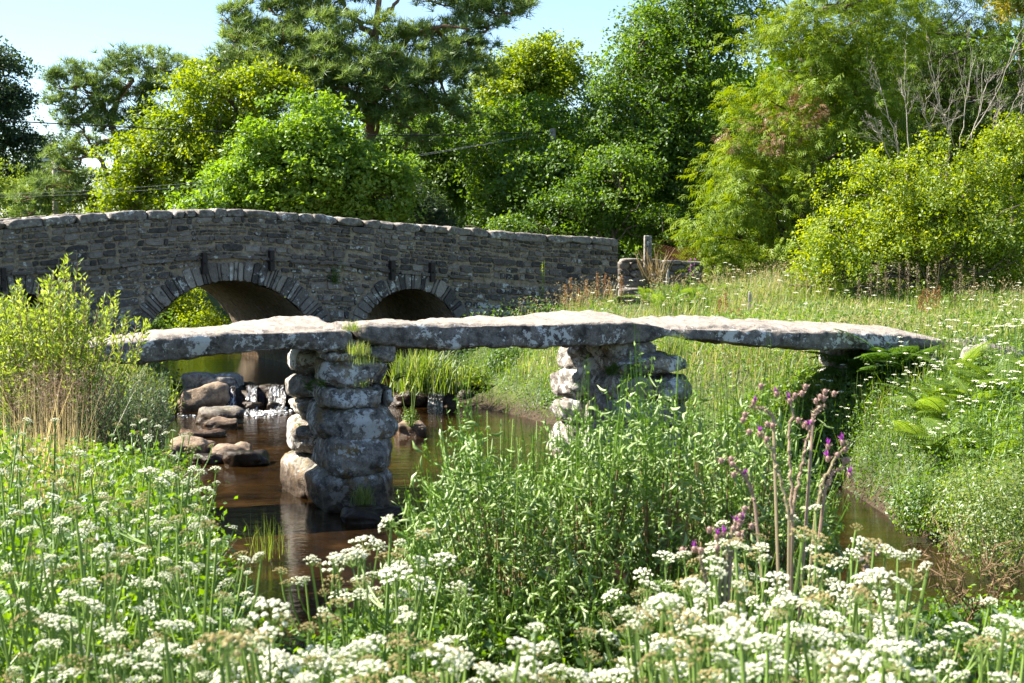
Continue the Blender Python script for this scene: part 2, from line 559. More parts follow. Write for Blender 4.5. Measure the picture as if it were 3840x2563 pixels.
# ------------------------------------------------------------------ stones
_cube = {}
def cube_grid(n):
    if n in _cube:
        return _cube[n]
    V, F, idx = [], [], {}
    g = np.linspace(-1, 1, n + 1)
    def vid(p):
        k = tuple(np.round(p, 5))
        if k not in idx:
            idx[k] = len(V)
            V.append(p)
        return idx[k]
    for ax in range(3):
        for s in (-1, 1):
            for i in range(n):
                for j in range(n):
                    q = []
                    for (a, b) in ((i, j), (i + 1, j), (i + 1, j + 1), (i, j + 1)):
                        p = np.zeros(3)
                        p[ax] = s
                        p[(ax + 1) % 3] = g[a]
                        p[(ax + 2) % 3] = g[b]
                        q.append(vid(p))
                    F.append(q if s > 0 else q[::-1])
    _cube[n] = (np.array(V), np.array(F))
    return _cube[n]
def stone(dims, seed, n=10, k=5.0, amp=0.08, fine=0.02, taper=0.0, strata=0.0):
    """a weathered block: rounded box pushed about by noise; returns local V, F"""
    C, F = cube_grid(n)
    r = (np.abs(C) ** k).sum(1) ** (1 / k)
    P = C / r[:, None]
    dims = np.asarray(dims, float)
    rr = np.random.default_rng(seed)
    sh = rr.normal(0, 0.07, (2, 2))
    V = P * dims / 2
    V[:, 0] *= 1 + taper * P[:, 2] + sh[0, 0] * P[:, 1]
    V[:, 1] *= 1 + 0.5 * taper * P[:, 2] + sh[0, 1] * P[:, 0]
    V[:, 2] *= 1 + sh[1, 0] * P[:, 0] + sh[1, 1] * P[:, 1]
    for _ in range(16):                                  # broken arrises: flat chips off the corners and edges
        pn = norm(rr.normal(size=3) / np.maximum(dims, 0.05) ** 0.5)
        dd = V @ pn
        cut = dd.max() * rr.uniform(0.84, 0.98)
        V = V - np.maximum(dd - cut, 0)[:, None] * pn
    s = min(dims[dims > 0.02].min() * 2, dims.max())
    nrm = norm(P / dims)
    o = rr.uniform(0, 90, 3)
    V = V + nrm * (amp * s * fbm(V / s * 1.6 + o, seed, 3) + fine * fbm(V * 9 + o, seed + 3, 3))[:, None]
    cr_ = np.abs(vnoise(V * 4.0 + o + 5, seed + 40))
    V = V - nrm * (fine * 0.9 * np.maximum(0, 1 - cr_ * 7))[:, None]
    if strata:
        V = V + nrm * np.array([1, 1, 0.2]) * (strata * vnoise(V * np.array([1.2, 1.2, 14.0]) + o, seed + 9))[:, None]
    return V, F
def rot_z(V, a):
    c, s = math.cos(a), math.sin(a)
    return np.stack([V[:, 0] * c - V[:, 1] * s, V[:, 0] * s + V[:, 1] * c, V[:, 2]], 1)

# ------------------------------------------------------------------ clapper bridge
CU = np.array([0.927, 0.375, 0]); CU /= np.linalg.norm(CU)
CB = np.array([-CU[1], CU[0], 0])
CF = -CB
C0 = np.array([-2.2, 20.0, 0.0])                      # a point of the downstream face
def on_clap(px, py, back=0.0):
    q = on_plane(px, py, C0 + CB * back, CB)
    return float((q - C0) @ CU), float(q[2])
def cpt(t, back, z):
    return C0 + CU * t + CB * back + np.array([0, 0, z])
clapper = thing('clapper_bridge', cpt(3.3, 1.0, 0), 'ancient low clapper bridge of huge flat granite slabs laid on piled stone piers', 'bridge')

def slab(tops, bots, backs, seed, setback, depth, lab):
    """tops / bots / backs: photo pixels of the front upper edge, front lower edge and far upper silhouette"""
    tp = np.array([on_clap(x, y, setback) for x, y in tops])
    bt = np.array([on_clap(x, y, setback) for x, y in bots])
    bk = np.array([on_clap(x, y, setback + depth * 0.9) for x, y in backs])
    t0, t1 = min(tp[0, 0], bt[0, 0]), max(tp[-1, 0], bt[-1, 0])
    n, ring = int((t1 - t0) / 0.045), 60
    ts = np.linspace(t0, t1, n)
    zt = np.interp(ts, tp[:, 0], tp[:, 1]); zb = np.interp(ts, bt[:, 0], bt[:, 1]) - 0.02
    zk = np.interp(ts, bk[:, 0] + 0.3, bk[:, 1])
    th = np.arange(ring) / ring * 2 * math.pi
    c, s = np.cos(th), np.sin(th)
    e = 0.20
    cv = np.sign(c) * np.abs(c) ** e
    sv = np.sign(s) * np.abs(s) ** e
    V = np.zeros((n, ring, 3))
    for i in range(n):
        u = ts[i]
        endd = min(u - t0, t1 - u)
        f = min(1.0, max(0.0, endd / 0.10)) ** 0.35
        back = setback + depth / 2 * (1 + cv * (0.80 + 0.20 * f))
        w = (cv + 1) / 2
        top = zt[i] + (zk[i] - zt[i]) * np.clip(w * 1.15, 0, 1) ** 0.8
        mid = (top + zb[i]) / 2
        half = (top - zb[i]) / 2 * (0.35 + 0.65 * f)
        z = mid + half * sv + 0.02 * (1 - f)
        V[i] = C0 + CU * u + CB * back[:, None]
        V[i, :, 2] = z
    P = V.reshape(-1, 3)
    # outward direction in the cross section
    nv = np.stack([np.tile(c, n), np.tile(s, n)], 1)
    nd = CB[None] * nv[:, :1] + np.array([0, 0, 1.0])[None] * nv[:, 1:]
    front = np.clip(-nv[:, 0], 0, 1)
    d = 0.036 * fbm(P * 0.9, seed, 3) + 0.024 * fbm(P * 5.0, seed + 5, 3) + 0.010 * fbm(P * 17.0, seed + 11, 2)
    lay = vnoise(P * np.array([0.7, 0.7, 9.0]) + 0.6 * fbm(P * 1.3, seed + 8, 2)[:, None], seed + 21)
    d = d + front * 0.045 * np.sign(lay) * np.abs(lay) ** 0.5
    ledge = vnoise(np.stack([P @ CU * 0.8, P @ CB * 4.0, P[:, 2] * 0], 1), seed + 31)
    crk = np.abs(vnoise(P * np.array([2.2, 2.2, 5.0]) + 3.3, seed + 50))
    d = d - 0.022 * np.maximum(0, 1 - crk * 8)
    P = P + nd * d[:, None]
    P[:, 2] += np.clip(nv[:, 1], 0, 1) * 0.018 * np.sign(ledge) * np.minimum(1, np.abs(ledge) * 6)
    i = np.arange(n - 1)[:, None] * ring
    j = np.arange(ring)[None]
    k = (j + 1) % ring
    F = np.stack([i + j, i + ring + j, i + ring + k, i + k], -1).reshape(-1, 4)
    mb = MB()
    caps = [np.arange(ring)[None, :], (np.arange(ring) + (n - 1) * ring)[None, ::-1]]
    mb.add(P, [F] + caps)
    o = mb.build('slab', M['slab'], clapper, smooth=True)
    o['label'] = lab
    return zb, ts
slab([(40, 1330), (200, 1312), (406, 1290), (494, 1280), (713, 1258), (932, 1242), (1097, 1236), (1262, 1230), (1335, 1236)],
     [(40, 1400), (200, 1385), (411, 1352), (483, 1366), (603, 1352), (823, 1334), (1042, 1320), (1262, 1312), (1325, 1300)],
     [(40, 1300), (200, 1278), (406, 1256), (466, 1245), (658, 1226), (856, 1207), (1059, 1196), (1152, 1196), (1280, 1215), (1335, 1222)], 3, 0.05, 2.0,
     'left slab, sloping down behind the willow bush')
slab([(1335, 1220), (1445, 1219), (1609, 1219), (1828, 1211), (2048, 1209), (2267, 1206), (2432, 1206), (2506, 1225)],
     [(1340, 1260), (1417, 1280), (1499, 1300), (1664, 1307), (1828, 1305), (2103, 1303), (2322, 1290), (2432, 1287), (2503, 1256)],
     [(1332, 1213), (1499, 1203), (1719, 1189), (1828, 1192), (1938, 1180), (2048, 1172), (2185, 1176), (2267, 1192), (2330, 1196), (2459, 1198), (2506, 1215)], 14, 0.0, 1.95,
     'long middle slab with big pale lichen patches')
slab([(2390, 1225), (2500, 1226), (2615, 1228), (2834, 1234), (2999, 1240), (3218, 1252), (3383, 1260), (3547, 1272), (3562, 1276)],
     [(2395, 1262), (2500, 1264), (2615, 1272), (2779, 1290), (2944, 1303), (3108, 1309), (3328, 1311), (3520, 1311), (3560, 1300)],
     [(2390, 1196), (2560, 1190), (2670, 1195), (2796, 1201), (2944, 1201), (3108, 1209), (3273, 1222), (3383, 1225), (3536, 1236), (3562, 1245)], 27, 0.30, 1.8,
     'right slab reaching the ferny bank')

def pier_stone(parent, px0, px1, py0, py1, back0, back1, seed, k=5.0, amp=0.06, mat='pier', n=14, lean=0.0):
    k = k * 0.85 + 0.3
    amp *= 0.8
    """px0..px1, py0..py1: the stone's downstream face in the photo, at set-back back0; it runs upstream to back1"""
    t0, z1 = on_clap(px0, py0, back0)
    t1, z0 = on_clap(px1, py1, back0)
    w, l, h = t1 - t0, back1 - back0, z1 - z0
    V, F = stone((w * 1.04, l, h * 1.0), seed, n, k, amp, 0.020, strata=0.018)
    c = cpt((t0 + t1) / 2, (back0 + back1) / 2, (z0 + z1) / 2)
    W = c + V[:, :1] * CU + V[:, 1:2] * CB + V[:, 2:] * np.array([lean, 0, 1.0])
    mb = MB()
    mb.add(W, F)
    return mb.build('stone', M[mat], parent, smooth=True, loc=c)
def part_empty(name, parent, loc):
    o = bpy.data.objects.new(name, None)
    o.empty_display_size = 0.2
    COL.objects.link(o)
    o.parent = parent
    o.location = np.asarray(loc, float) - np.array(parent.location)
    return o
pier1 = part_empty('pier', clapper, cpt(0.5, 1.0, 0))
# near end, top to bottom
pier_stone(pier1, 1222, 1352, 1318, 1357, 0.10, 0.75, 41, 4, 0.10)
pier_stone(pier1, 1392, 1478, 1288, 1362, 0.02, 0.50, 42, 3.2, 0.16)
pier_stone(pier1, 1236, 1468, 1360, 1450, -0.04, 1.20, 43, 5, 0.09)
pier_stone(pier1, 1240, 1452, 1452, 1540, -0.06, 1.15, 44, 7, 0.06)
pier_stone(pier1, 1452, 1482, 1458, 1535, 0.20, 0.9, 45, 5, 0.08)
pier_stone(pier1, 1230, 1506, 1538, 1648, -0.10, 1.30, 46, 4.5, 0.10)
pier_stone(pier1, 1248, 1502, 1646, 1792, -0.14, 1.35, 47, 4.0, 0.07, lean=0.04)
pier_stone(pier1, 1222, 1500, 1778, 1945, -0.05, 1.45, 48, 5.0, 0.06)
# far end
for (y0, y1, dl, dr, sd) in ((1318, 1415, 0.02, 0, 51), (1418, 1505, 0.06, 0, 52), (1502, 1580, -0.02, 0, 53), (1575, 1725, 0.07, 0, 54), (1712, 1910, 0.05, 0, 55)):
    t0, z1 = on_clap(1110, y0, 1.3)
    _, z0 = on_clap(1110, y1, 1.3)
    tl = on_clap(1070, y0, 2.2)[0]
    w = 0.98 + dl
    V, F = stone((w, 1.1, (z1 - z0) * 0.98), sd, 13, 4.6, 0.06, 0.020, strata=0.018)
    c = cpt(tl + w / 2 - dl, 1.75, (z0 + z1) / 2)
    mb = MB(); mb.add(c + V[:, :1] * CU + V[:, 1:2] * CB + V[:, 2:] * np.array([0, 0, 1.0]), F)
    mb.build('stone', M['pier'], pier1, smooth=True, loc=c)
pier2 = part_empty('pier', clapper, cpt(4.6, 1.0, 0))
pier_stone(pier2, 2325, 2475, 1286, 1342, 0.15, 0.9, 61, 3.5, 0.12)
pier_stone(pier2, 2250, 2335, 1286, 1345, 0.75, 1.4, 71, 3.5, 0.12)
pier_stone(pier2, 2355, 2600, 1338, 1402, -0.05, 1.2, 62, 5, 0.08)
pier_stone(pier2, 2362, 2618, 1412, 1512, -0.08, 1.2, 63, 3.6, 0.10)
pier_stone(pier2, 2340, 2610, 1512, 1610, -0.05, 1.3, 64, 4.5, 0.08)
pier_stone(pier2, 2330, 2620, 1605, 1740, -0.08, 1.3, 65, 4.5, 0.08)
pier_stone(pier2, 2325, 2625, 1735, 1830, -0.10, 1.3, 66, 4.5, 0.08)
for (x0, x1, y0, y1, sd) in ((2146, 2235, 1296, 1388, 67), (2122, 2235, 1388, 1492, 68), (2126, 2235, 1494, 1592, 69), (2120, 2240, 1592, 1740, 70)):
    pier_stone(pier2, x0, x1, y0, y1, 1.55, 2.35, sd, 4.0, 0.10)
pier_stone(pier2, 2235, 2420, 1345, 1500, 1.0, 2.1, 72, 4.0, 0.08)
pier_stone(pier2, 2235, 2420, 1500, 1760, 1.0, 2.1, 73, 4.0, 0.08)
ab = part_empty('abutment', clapper, cpt(9.2, 1.0, 0.5))
pier_stone(ab, 3240, 3420, 1308, 1395, 0.75, 2.2, 81, 4.5, 0.08)
pier_stone(ab, 3212, 3400, 1390, 1460, 0.80, 2.2, 82, 3.5, 0.10)
pier_stone(ab, 3390, 3560, 1312, 1380, 0.6, 2.0, 83, 4.0, 0.10)
pier_stone(ab, 3300, 3500, 1455, 1600, 0.8, 2.2, 84, 4.0, 0.10)
pier_stone(ab, 3455, 3580, 1350, 1420, 0.2, 1.2, 85, 4.0, 0.10)
ab2 = part_empty('abutment', clapper, cpt(-4.2, 1.0, 0.5))
pier_stone(ab2, 20, 330, 1398, 1480, 0.0, 2.0, 91, 4.0, 0.08)
pier_stone(ab2, 0, 300, 1480, 1580, -0.05, 2.0, 92, 4.0, 0.08)
pier_stone(ab2, 10, 320, 1580, 1720, -0.05, 2.0, 93, 4.0, 0.08)

# boulders at the right-hand end of the clapper bridge
def boulder(name, px, py_base, wpx, hpx, z, seed, mat, label, cat, group=None, dep=0.8, k=3.0, amp=0.12, rz=None, sink=0.3, n=10):
    b = on_z(px, py_base, z)
    s = b[1] / FPX
    w, h = wpx * s, hpx * s
    d = w * dep
    V, F = stone((w, d, h * (1 + sink)), seed, 13, k + 1.2, amp, 0.018, strata=0.015)
    a = R.uniform(-0.25, 0.25) if rz is None else rz
    V = rot_z(V, a)
    c = b + np.array([0, d / 2, h / 2 - h * sink / 2])
    mb = MB()
    mb.add(c + V, F)
    return tag(mb.build(name, M[mat], None, True, loc=c), label, cat, group)
boulder('boulder', 3700, 1378, 160, 85, 1.75, 101, 'rockg', 'large grey boulder half sunk in flowers past the right end of the clapper bridge', 'boulder')
boulder('boulder', 3610, 1335, 100, 60, 1.8, 102, 'rockg', 'small grey boulder against the end of the right bridge slab', 'boulder')
boulder('boulder', 3690, 1318, 110, 45, 1.8, 103, 'rockg', 'low flat boulder behind the large grey boulder at the right bridge end', 'boulder')
boulder('boulder', 3800, 1350, 110, 40, 1.8, 104, 'rockg', 'rightmost low boulder half hidden in flowers beside the clapper bridge', 'boulder')
rocks = [
 (778, 1452, 228, 52, ZUP, 'rockg', 'flat grey rock above the little waterfall, lichened top', 0.7, 3.0),
 (745, 1542, 192, 84, 0, 'rock', 'tan block of rock left of the little waterfall, flat topped', 0.8, 4.5),
 (905, 1502, 90, 58, 0.1, 'rockd', 'dark wet rock in the left part of the waterfall', 0.8, 3.0),
 (985, 1505, 105, 52, 0.1, 'rockd', 'dark wet rock in the waterfall next to the left pier', 0.8, 3.0),
 (945, 1540, 85, 34, 0, 'rockd', 'small dark rock at the foot of the waterfall', 0.8, 3.0),
 (1035, 1538, 60, 25, 0, 'rockd', 'smallest dark rock in the foam just left of the pier', 0.8, 3.0),
 (815, 1592, 172, 58, 0, 'rockg', 'speckled square rock in the stream below the waterfall', 0.7, 4.5),
 (828, 1612, 118, 36, 0, 'rock', 'rounded brown rock leaning on the speckled square rock', 0.7, 2.6),
 (745, 1644, 178, 24, 0, 'rock', 'long thin flat tan rock awash in the stream', 0.7, 3.0),
 (705, 1728, 160, 72, 0, 'rock', 'pale tilted rock slab in the stream beside the left bank flowers', 0.8, 3.2),
 (765, 1744, 128, 34, 0, 'rockd', 'low dark rock in front of the pale tilted slab', 0.7, 2.8),
 (862, 1728, 150, 50, 0, 'rock', 'pale topped rock behind the dark domed stream rock', 0.7, 3.0),
 (910, 1752, 185, 66, 0, 'rockd', 'dark domed rock in the stream, rightmost of its cluster', 0.8, 2.5),
 (1535, 1640, 120, 58, 0, 'rock', 'brown rock right of the left pier with a small plant growing on it', 0.7, 2.8),
 (1395, 1965, 270, 46, 0, 'rockd', 'wet dark footing rock in front of the left pier', 0.6, 3.0),
 (1540, 1512, 130, 32, 0.1, 'rockd', 'long dark flat rock on the weir right of the left pier', 0.7, 3.0),
 (1665, 1492, 120, 34, 0.15, 'rockd', 'dark flat rock on the weir below the rush clump', 0.7, 3.0),
 (1960, 1425, 90, 100, 0.5, 'rockg', 'upright grey boulder half buried in the far bank seen under the middle slab', 0.8, 3.0),
 (1995, 1502, 58, 28, 0, 'rock', 'small reddish stone at the far bank edge under the middle slab', 0.8, 2.6),
 (1870, 1500, 70, 30, 0, 'rockd', 'small dark stone on the far bank edge beside the yellow leafy clump', 0.8, 2.6),
 (1760, 1488, 90, 30, 0.1, 'rockd', 'dark stone at the foot of the yellow leafy clump', 0.8, 2.8),
 (1590, 1462, 80, 26, 0.3, 'rockd', 'dark stone on the lip of the weir under the rushes', 0.8, 2.8),
]
for i, (x, y, w, h, z, mt, lab, dep, k) in enumerate(rocks):
    boulder('river_rock', x, y, w, h, z, 120 + i, mt, lab, 'rock', 'rocks in the stream', dep, k, sink=0.5 if z == 0 else 0.8)
# ledge of bed rock that carries the upper water, and the falling water
def ledge_line(px):
    return np.interp(px, [560, 840, 1100, 1500, 1700, 1900], [32.9, 32.3, 32.4, 32.6, 32.7, 32.8])
mb = MB()
for i, px in enumerate(np.arange(560, 1990, 42)):
    Yc = ledge_line(px) + 0.45
    b = at(px, 1460, Yc)
    V, F = stone((0.62, 1.3, 0.9), 300 + i, 7, 3.0, 0.12, 0.01)
    mb.add(np.array([b[0], Yc, ZUP - 0.49 + R.uniform(-0.03, 0.02)]) + V, F)
o = struct(mb.build('stream_bed_ledge', M['rockd'], None, True))
m, N, L, out = newmat('falling_water')
tc = N('NewGeometry')
mp = N('Mapping'); mp.inputs['Scale'].default_value = (16, 2.5, 5)
L(tc.outputs['Position'], mp.inputs['Vector'])
nz = N('TexNoise', Scale=1.6, Detail=6.0, Roughness=0.7); L(mp.outputs[0], nz.inputs['Vector'])
rr = ramp(N, [(0.50, (0.02, 0.014, 0.01)), (0.66, (0.62, 0.64, 0.66))]); L(nz.outputs['Fac'], rr.inputs['Fac'])
p = N('BsdfPrincipled', Roughness=0.12); L(rr.outputs[0], p.inputs['Base Color'])
bp = N('Bump', Strength=0.7, Distance=0.05); L(nz.outputs['Fac'], bp.inputs['Height']); L(bp.outputs[0], p.inputs['Normal'])
L(p.outputs[0], out.inputs['Surface'])
mb = MB()
for px0, px1 in ((838, 880), (918, 960), (1000, 1062), (1602, 1660)):
    a = np.linspace(px0, px1, 14)
    prof = [(0.35, ZUP + 0.012), (0.0, ZUP + 0.014), (-0.22, ZUP - 0.03), (-0.38, ZUP - 0.16), (-0.50, 0.14), (-0.62, 0.03), (-0.95, 0.012), (-1.5, 0.004)]
    V = np.array([[((x - 1920) / FPX) * (ledge_line(x) + dy) * (1 + 0) , ledge_line(x) + dy, z] for dy, z in prof for x in a])
    V += R.normal(0, 0.012, V.shape)
    k = len(a)
    i = (np.arange(len(prof) - 1)[:, None] * k + np.arange(k - 1)[None]).ravel()
    mb.add(V, np.stack([i, i + k, i + k + 1, i + 1], -1))
struct(mb.build('cascade_water', m, None, True))
m, N, L, out = newmat('foam')
p = N('BsdfPrincipled', Roughness=0.6); p.inputs['Base Color'].default_value = (0.75, 0.76, 0.76, 1); L(p.outputs[0], out.inputs['Surface'])
mb = MB()
OCT = np.array([(1, 0, 0), (0, 1, 0), (-1, 0, 0), (0, -1, 0), (0, 0, 1), (0, 0, -1)], float)
OCF = np.array([(0, 1, 4), (1, 2, 4), (2, 3, 4), (3, 0, 4), (1, 0, 5), (2, 1, 5), (3, 2, 5), (0, 3, 5)])
F, S = OCF, OCT
for px, py, sx, sy, n in ((870, 1545, 45, 7, 90), (960, 1552, 70, 9, 140), (1035, 1540, 40, 8, 80), (1632, 1502, 30, 4, 60), (690, 1560, 80, 4, 20), (1010, 1500, 30, 12, 40)):
    for _ in range(n):
        q = on_z(px + R.normal(0, sx * 0.6), py + R.normal(0, sy * 0.7), 0.01)
        s = R.uniform(0.006, 0.028)
        mb.add(q + S * np.array([s * 1.6, s * 1.6, s * 0.7]), F)
mb.build('foam', m, None, True, stuff=True)

# ------------------------------------------------------------------ stone road bridge
A_ = math.radians(30)
BU = np.array([math.cos(A_), math.sin(A_), 0])
BB = np.array([-math.sin(A_), math.cos(A_), 0])
B0 = np.array([(1000 - 1920) / FPX * 35.35, 35.35, 0])
BW = 6.0
def on_br(px, py, back=0.0):
    q = on_plane(px, py, B0 + BB * back, BB)
    return float((q - B0) @ BU), float(q[2])
def bpt(t, back, z):
    t = np.asarray(t, float)
    return B0 + t[..., None] * BU + np.asarray(back, float)[..., None] * BB + np.asarray(z, float)[..., None] * np.array([0, 0, 1.0])
TOP = np.array([on_br(*q) for q in [(0, 828), (160, 815), (290, 805), (410, 798), (560, 790), (650, 788), (740, 783), (900, 783), (1040, 795), (1170, 803), (1280, 817), (1380, 825), (1570, 842), (1760, 857), (1940, 873), (2140, 885), (2317, 897)]])
STR = np.array([on_br(*q) for q in [(0, 1032), (300, 1012), (410, 1003), (550, 984), (700, 972), (820, 965), (900, 963), (1030, 975), (1150, 985), (1280, 990), (1400, 1010), (1450, 1018), (1600, 1030), (1765, 1046), (2317, 1095)]])
TL, TR = -13.0, float(TOP[-1, 0])
def ztop(t):
    return np.interp(t, np.concatenate([[TL], TOP[:, 0]]), np.concatenate([[TOP[0, 1] - 0.55], TOP[:, 1]]))
def zstr(t):
    return np.interp(t, np.concatenate([[TL], STR[:, 0]]), np.concatenate([[STR[0, 1] - 0.3], STR[:, 1]]))
COPH = 0.20
def arch(pl, pr, py, pc, pcy):
    tl, z0 = on_br(pl, py); tr, z1 = on_br(pr, py)
    tc = (tl + tr) / 2; h = (tr - tl) / 2; zc = (z0 + z1) / 2
    rise = on_br(pc, pcy)[1] - zc
    Rr = (h * h + rise * rise) / (2 * rise)
    return tc, Rr, zc + rise - Rr
ARCH = [arch(572, 1144, 1190, 860, 1052), arch(1372, 1700, 1187, 1540, 1083)]
t0_, zz_ = on_br(70, 1100)
ARCH.insert(0, (t0_, 1.5, zz_ - 1.5))
RING = [0.42, 0.50, 0.42]
bridge = thing('stone_road_bridge', bpt(np.array(0.0), np.array(3.0), np.array(0.0)), 'humped grey rubble stone road bridge with arches and coped parapet behind the clapper bridge', 'bridge')
def inside(t, z, extra=0.0):
    r = np.zeros(np.shape(t), bool)
    for (tc, Rr, zc), rg in zip(ARCH, RING):
        e = (Rr + rg * (extra > 0) + max(extra - 1, 0) * 0.02)
        r |= ((t - tc) ** 2 + (z - zc) ** 2 < e ** 2) & (z >= zc)
        r |= (np.abs(t - tc) < e) & (z < zc)
    return r
def soffit(t):
    z = np.full(np.shape(t), -0.5)
    for (tc, Rr, zc) in ARCH:
        k = np.abs(t - tc) < Rr
        z = np.where(k, zc + np.sqrt(np.maximum(Rr ** 2 - (t - tc) ** 2, 0)), z)
    return z
# core: fill, deck and parapets behind the facing stones
ts = [TL, TR]
for tc, Rr, zc in ARCH:
    ts += list(tc + Rr * np.cos(np.linspace(0, math.pi, 40))) + [tc - Rr - 1e-4, tc + Rr + 1e-4]
ts = np.unique(np.concatenate([ts, np.arange(TL, TR, 0.3)]))
PT = 0.45
mb = MB()


sec = []
sb = soffit(ts); zc_ = ztop(ts) - COPH; zd = zstr(ts) + 0.10
zd = np.minimum(zd, zc_ - 0.5)
for back, z in ((0, sb), (0, zc_), (PT, zc_), (PT, zd), (BW - PT, zd), (BW - PT, zc_), (BW, zc_), (BW, sb)):
    sec.append(bpt(ts, np.full(len(ts), back, float), z))
S = np.stack(sec, 1)                                  # (nt, 8, 3)
nt, ns = S.shape[:2]
i = np.arange(nt - 1)[:, None] * ns
j = np.arange(ns - 1)[None]
mb.add(S.reshape(-1, 3), [np.stack([i + j, i + ns + j, i + ns + j + 1, i + j + 1], -1).reshape(-1, 4), (np.arange(8) + (nt - 1) * ns)[None]])
mb.build('bridge_core', M['mortar'], bridge)
for (tc, Rr, zc) in ARCH:
    mb = MB()
    th = np.linspace(math.pi, 0, 30)
    pr = [(tc - Rr, -0.5), (tc - Rr, zc - 0.01)] + [(tc + Rr * math.cos(a), zc + Rr * math.sin(a)) for a in th] + [(tc + Rr, zc - 0.01), (tc + Rr, -0.5)]
    pr = np.array(pr)
    bk = np.linspace(-0.0, BW, 40)
    V = bpt(np.repeat(pr[:, 0], len(bk)), np.tile(bk, len(pr)), np.repeat(pr[:, 1], len(bk)))
    # rough coursed soffit
    cen = bpt(np.array(tc), np.array(0.0), np.array(zc))
    k = len(bk)
    nz = 0.03 * fbm(V * 4.0, 77, 3)
    inw = np.stack([tc - np.repeat(pr[:, 0], k), np.maximum(zc - np.repeat(pr[:, 1], k), -9)], 1)
    inw = norm(inw)
    V = V + (inw[:, :1] * BU + inw[:, 1:] * np.array([0, 0, 1.0])) * (0.012 + np.abs(nz))[:, None]
    ii = (np.arange(len(pr) - 1)[:, None] * k + np.arange(k - 1)[None]).ravel()
    mb.add(V, np.stack([ii, ii + k, ii + k + 1, ii + 1], -1))
    mb.build('arch_barrel', M['barrel'], bridge, smooth=False)

def face_stone(quad, proud, cham=0.018, jit=0.014, rnd=None):
    """an irregular facing stone from four (t, z) corners; returns V, F"""
    q = np.asarray(quad, float)
    pts = []
    for a in range(4):
        b = (a + 1) % 4
        pts.append(q[a] + (q.mean(0) - q[a]) * R.uniform(0.03, 0.22))
        pts.append((q[a] + q[b]) / 2)
    pts = np.array(pts) + R.normal(0, jit * 0.5, (8, 2))
    c = pts.mean(0)
    ins = c + (pts - c) * (1 - cham / np.maximum(np.linalg.norm(pts - c, axis=1), 0.05))[:, None]
    V = np.concatenate([bpt(ins[:, 0], np.full(8, -proud) + R.normal(0, 0.006, 8), ins[:, 1]), bpt(pts[:, 0], np.full(8, -proud + cham * 0.9), pts[:, 1]), bpt(pts[:, 0], np.full(8, 0.02), pts[:, 1])])
    a = np.arange(8); b = (a + 1) % 8
    F = [np.arange(8)[None], np.stack([a + 8, b + 8, b, a], -1), np.stack([a + 16, b + 16, b + 8, a + 8], -1)]
    return V, F
facing = []                                            # (V, F, rnd, mat, size)
def fill_row(zlo, zhi, mat, wmin, wmax, tA, tB):
    tt = np.arange(tA, tB, 0.02)
    free = ~inside(tt, (zlo(tt) + zhi(tt)) / 2, 1.0)
    k = 0
    while k < len(tt):
        if not free[k]:
            k += 1
            continue
        e = k
        while e + 1 < len(tt) and free[e + 1]:
            e += 1
        a, b = tt[k], tt[e]
        while a < b - 0.05:
            w = R.uniform(wmin, wmax) if R.random() > 0.12 else R.uniform(wmax, wmax * 1.5)
            w = min(w, b - a)
            if b - a - w < 0.09:
                w = b - a
            g = 0.014
            quad = [(a + g, zlo(a + g) + g), (a + w - g, zlo(a + w - g) + g), (a + w - g, zhi(a + w - g) - g), (a + g, zhi(a + g) - g)]
            if min(q[1] for q in quad[2:]) - max(q[1] for q in quad[:2]) > 0.02:
                gz = T(np.array([bpt(np.array(a), np.array(-0.1), np.array(0))[0]]), np.array([bpt(np.array(a), np.array(-0.1), np.array(0))[1]]))[0]
                if quad[2][1] > max(gz - 0.1, 0.2):
                    V, F = face_stone(quad, R.uniform(0.025, 0.065))
                    rn = float(np.clip(R.beta(1.25, 1.6), 0, 1))
                    facing.append((V, F, rn, mat, w * (quad[2][1] - quad[1][1])))
            a += w
        k = e + 1
# parapet courses between the string course and the coping, and the wall below: panels of rubble, each with its own courses
def wav(t, s):
    t = np.asarray(t, float)
    return 0.022 * vnoise(np.stack([np.atleast_1d(t) * 1.7, np.atleast_1d(t) * 0 + s * 7.7, np.atleast_1d(t) * 0], 1), 41).reshape(t.shape)
def panel(zA, zB, mat, tA, tB, hmin, hmax):
    H = float(np.mean(zB(np.array([tA, tB])) - zA(np.array([tA, tB]))))
    fr = [0.0]
    while fr[-1] < H:
        fr.append(fr[-1] + R.uniform(hmin, hmax))
    fr = np.array(fr) / fr[-1]
    for k, (a, b) in enumerate(zip(fr[:-1], fr[1:])):
        lo = lambda t, a=a, k=k: zA(t) + a * (zB(t) - zA(t)) + (wav(t, k) if k else 0)
        hi = lambda t, b=b, k=k: zA(t) + b * (zB(t) - zA(t)) + (wav(t, k + 1) if b < 0.999 else 0)
        hh = (b - a) * H
        fill_row(lo, hi, mat, max(0.09, hh * 0.8), max(0.22, hh * 2.6), tA + R.normal(0, .03), tB + R.normal(0, .03))
p_lo = lambda t: zstr(t) + 0.05
p_mid = lambda t: zstr(t) + 0.05 + 0.52 * (ztop(t) - COPH - zstr(t) - 0.05)
p_hi = lambda t: ztop(t) - COPH + 0.01
w_0 = lambda t: zstr(t) - 2.4
w_1 = lambda t: zstr(t) - 0.75
w_2 = lambda t: zstr(t) - 0.03
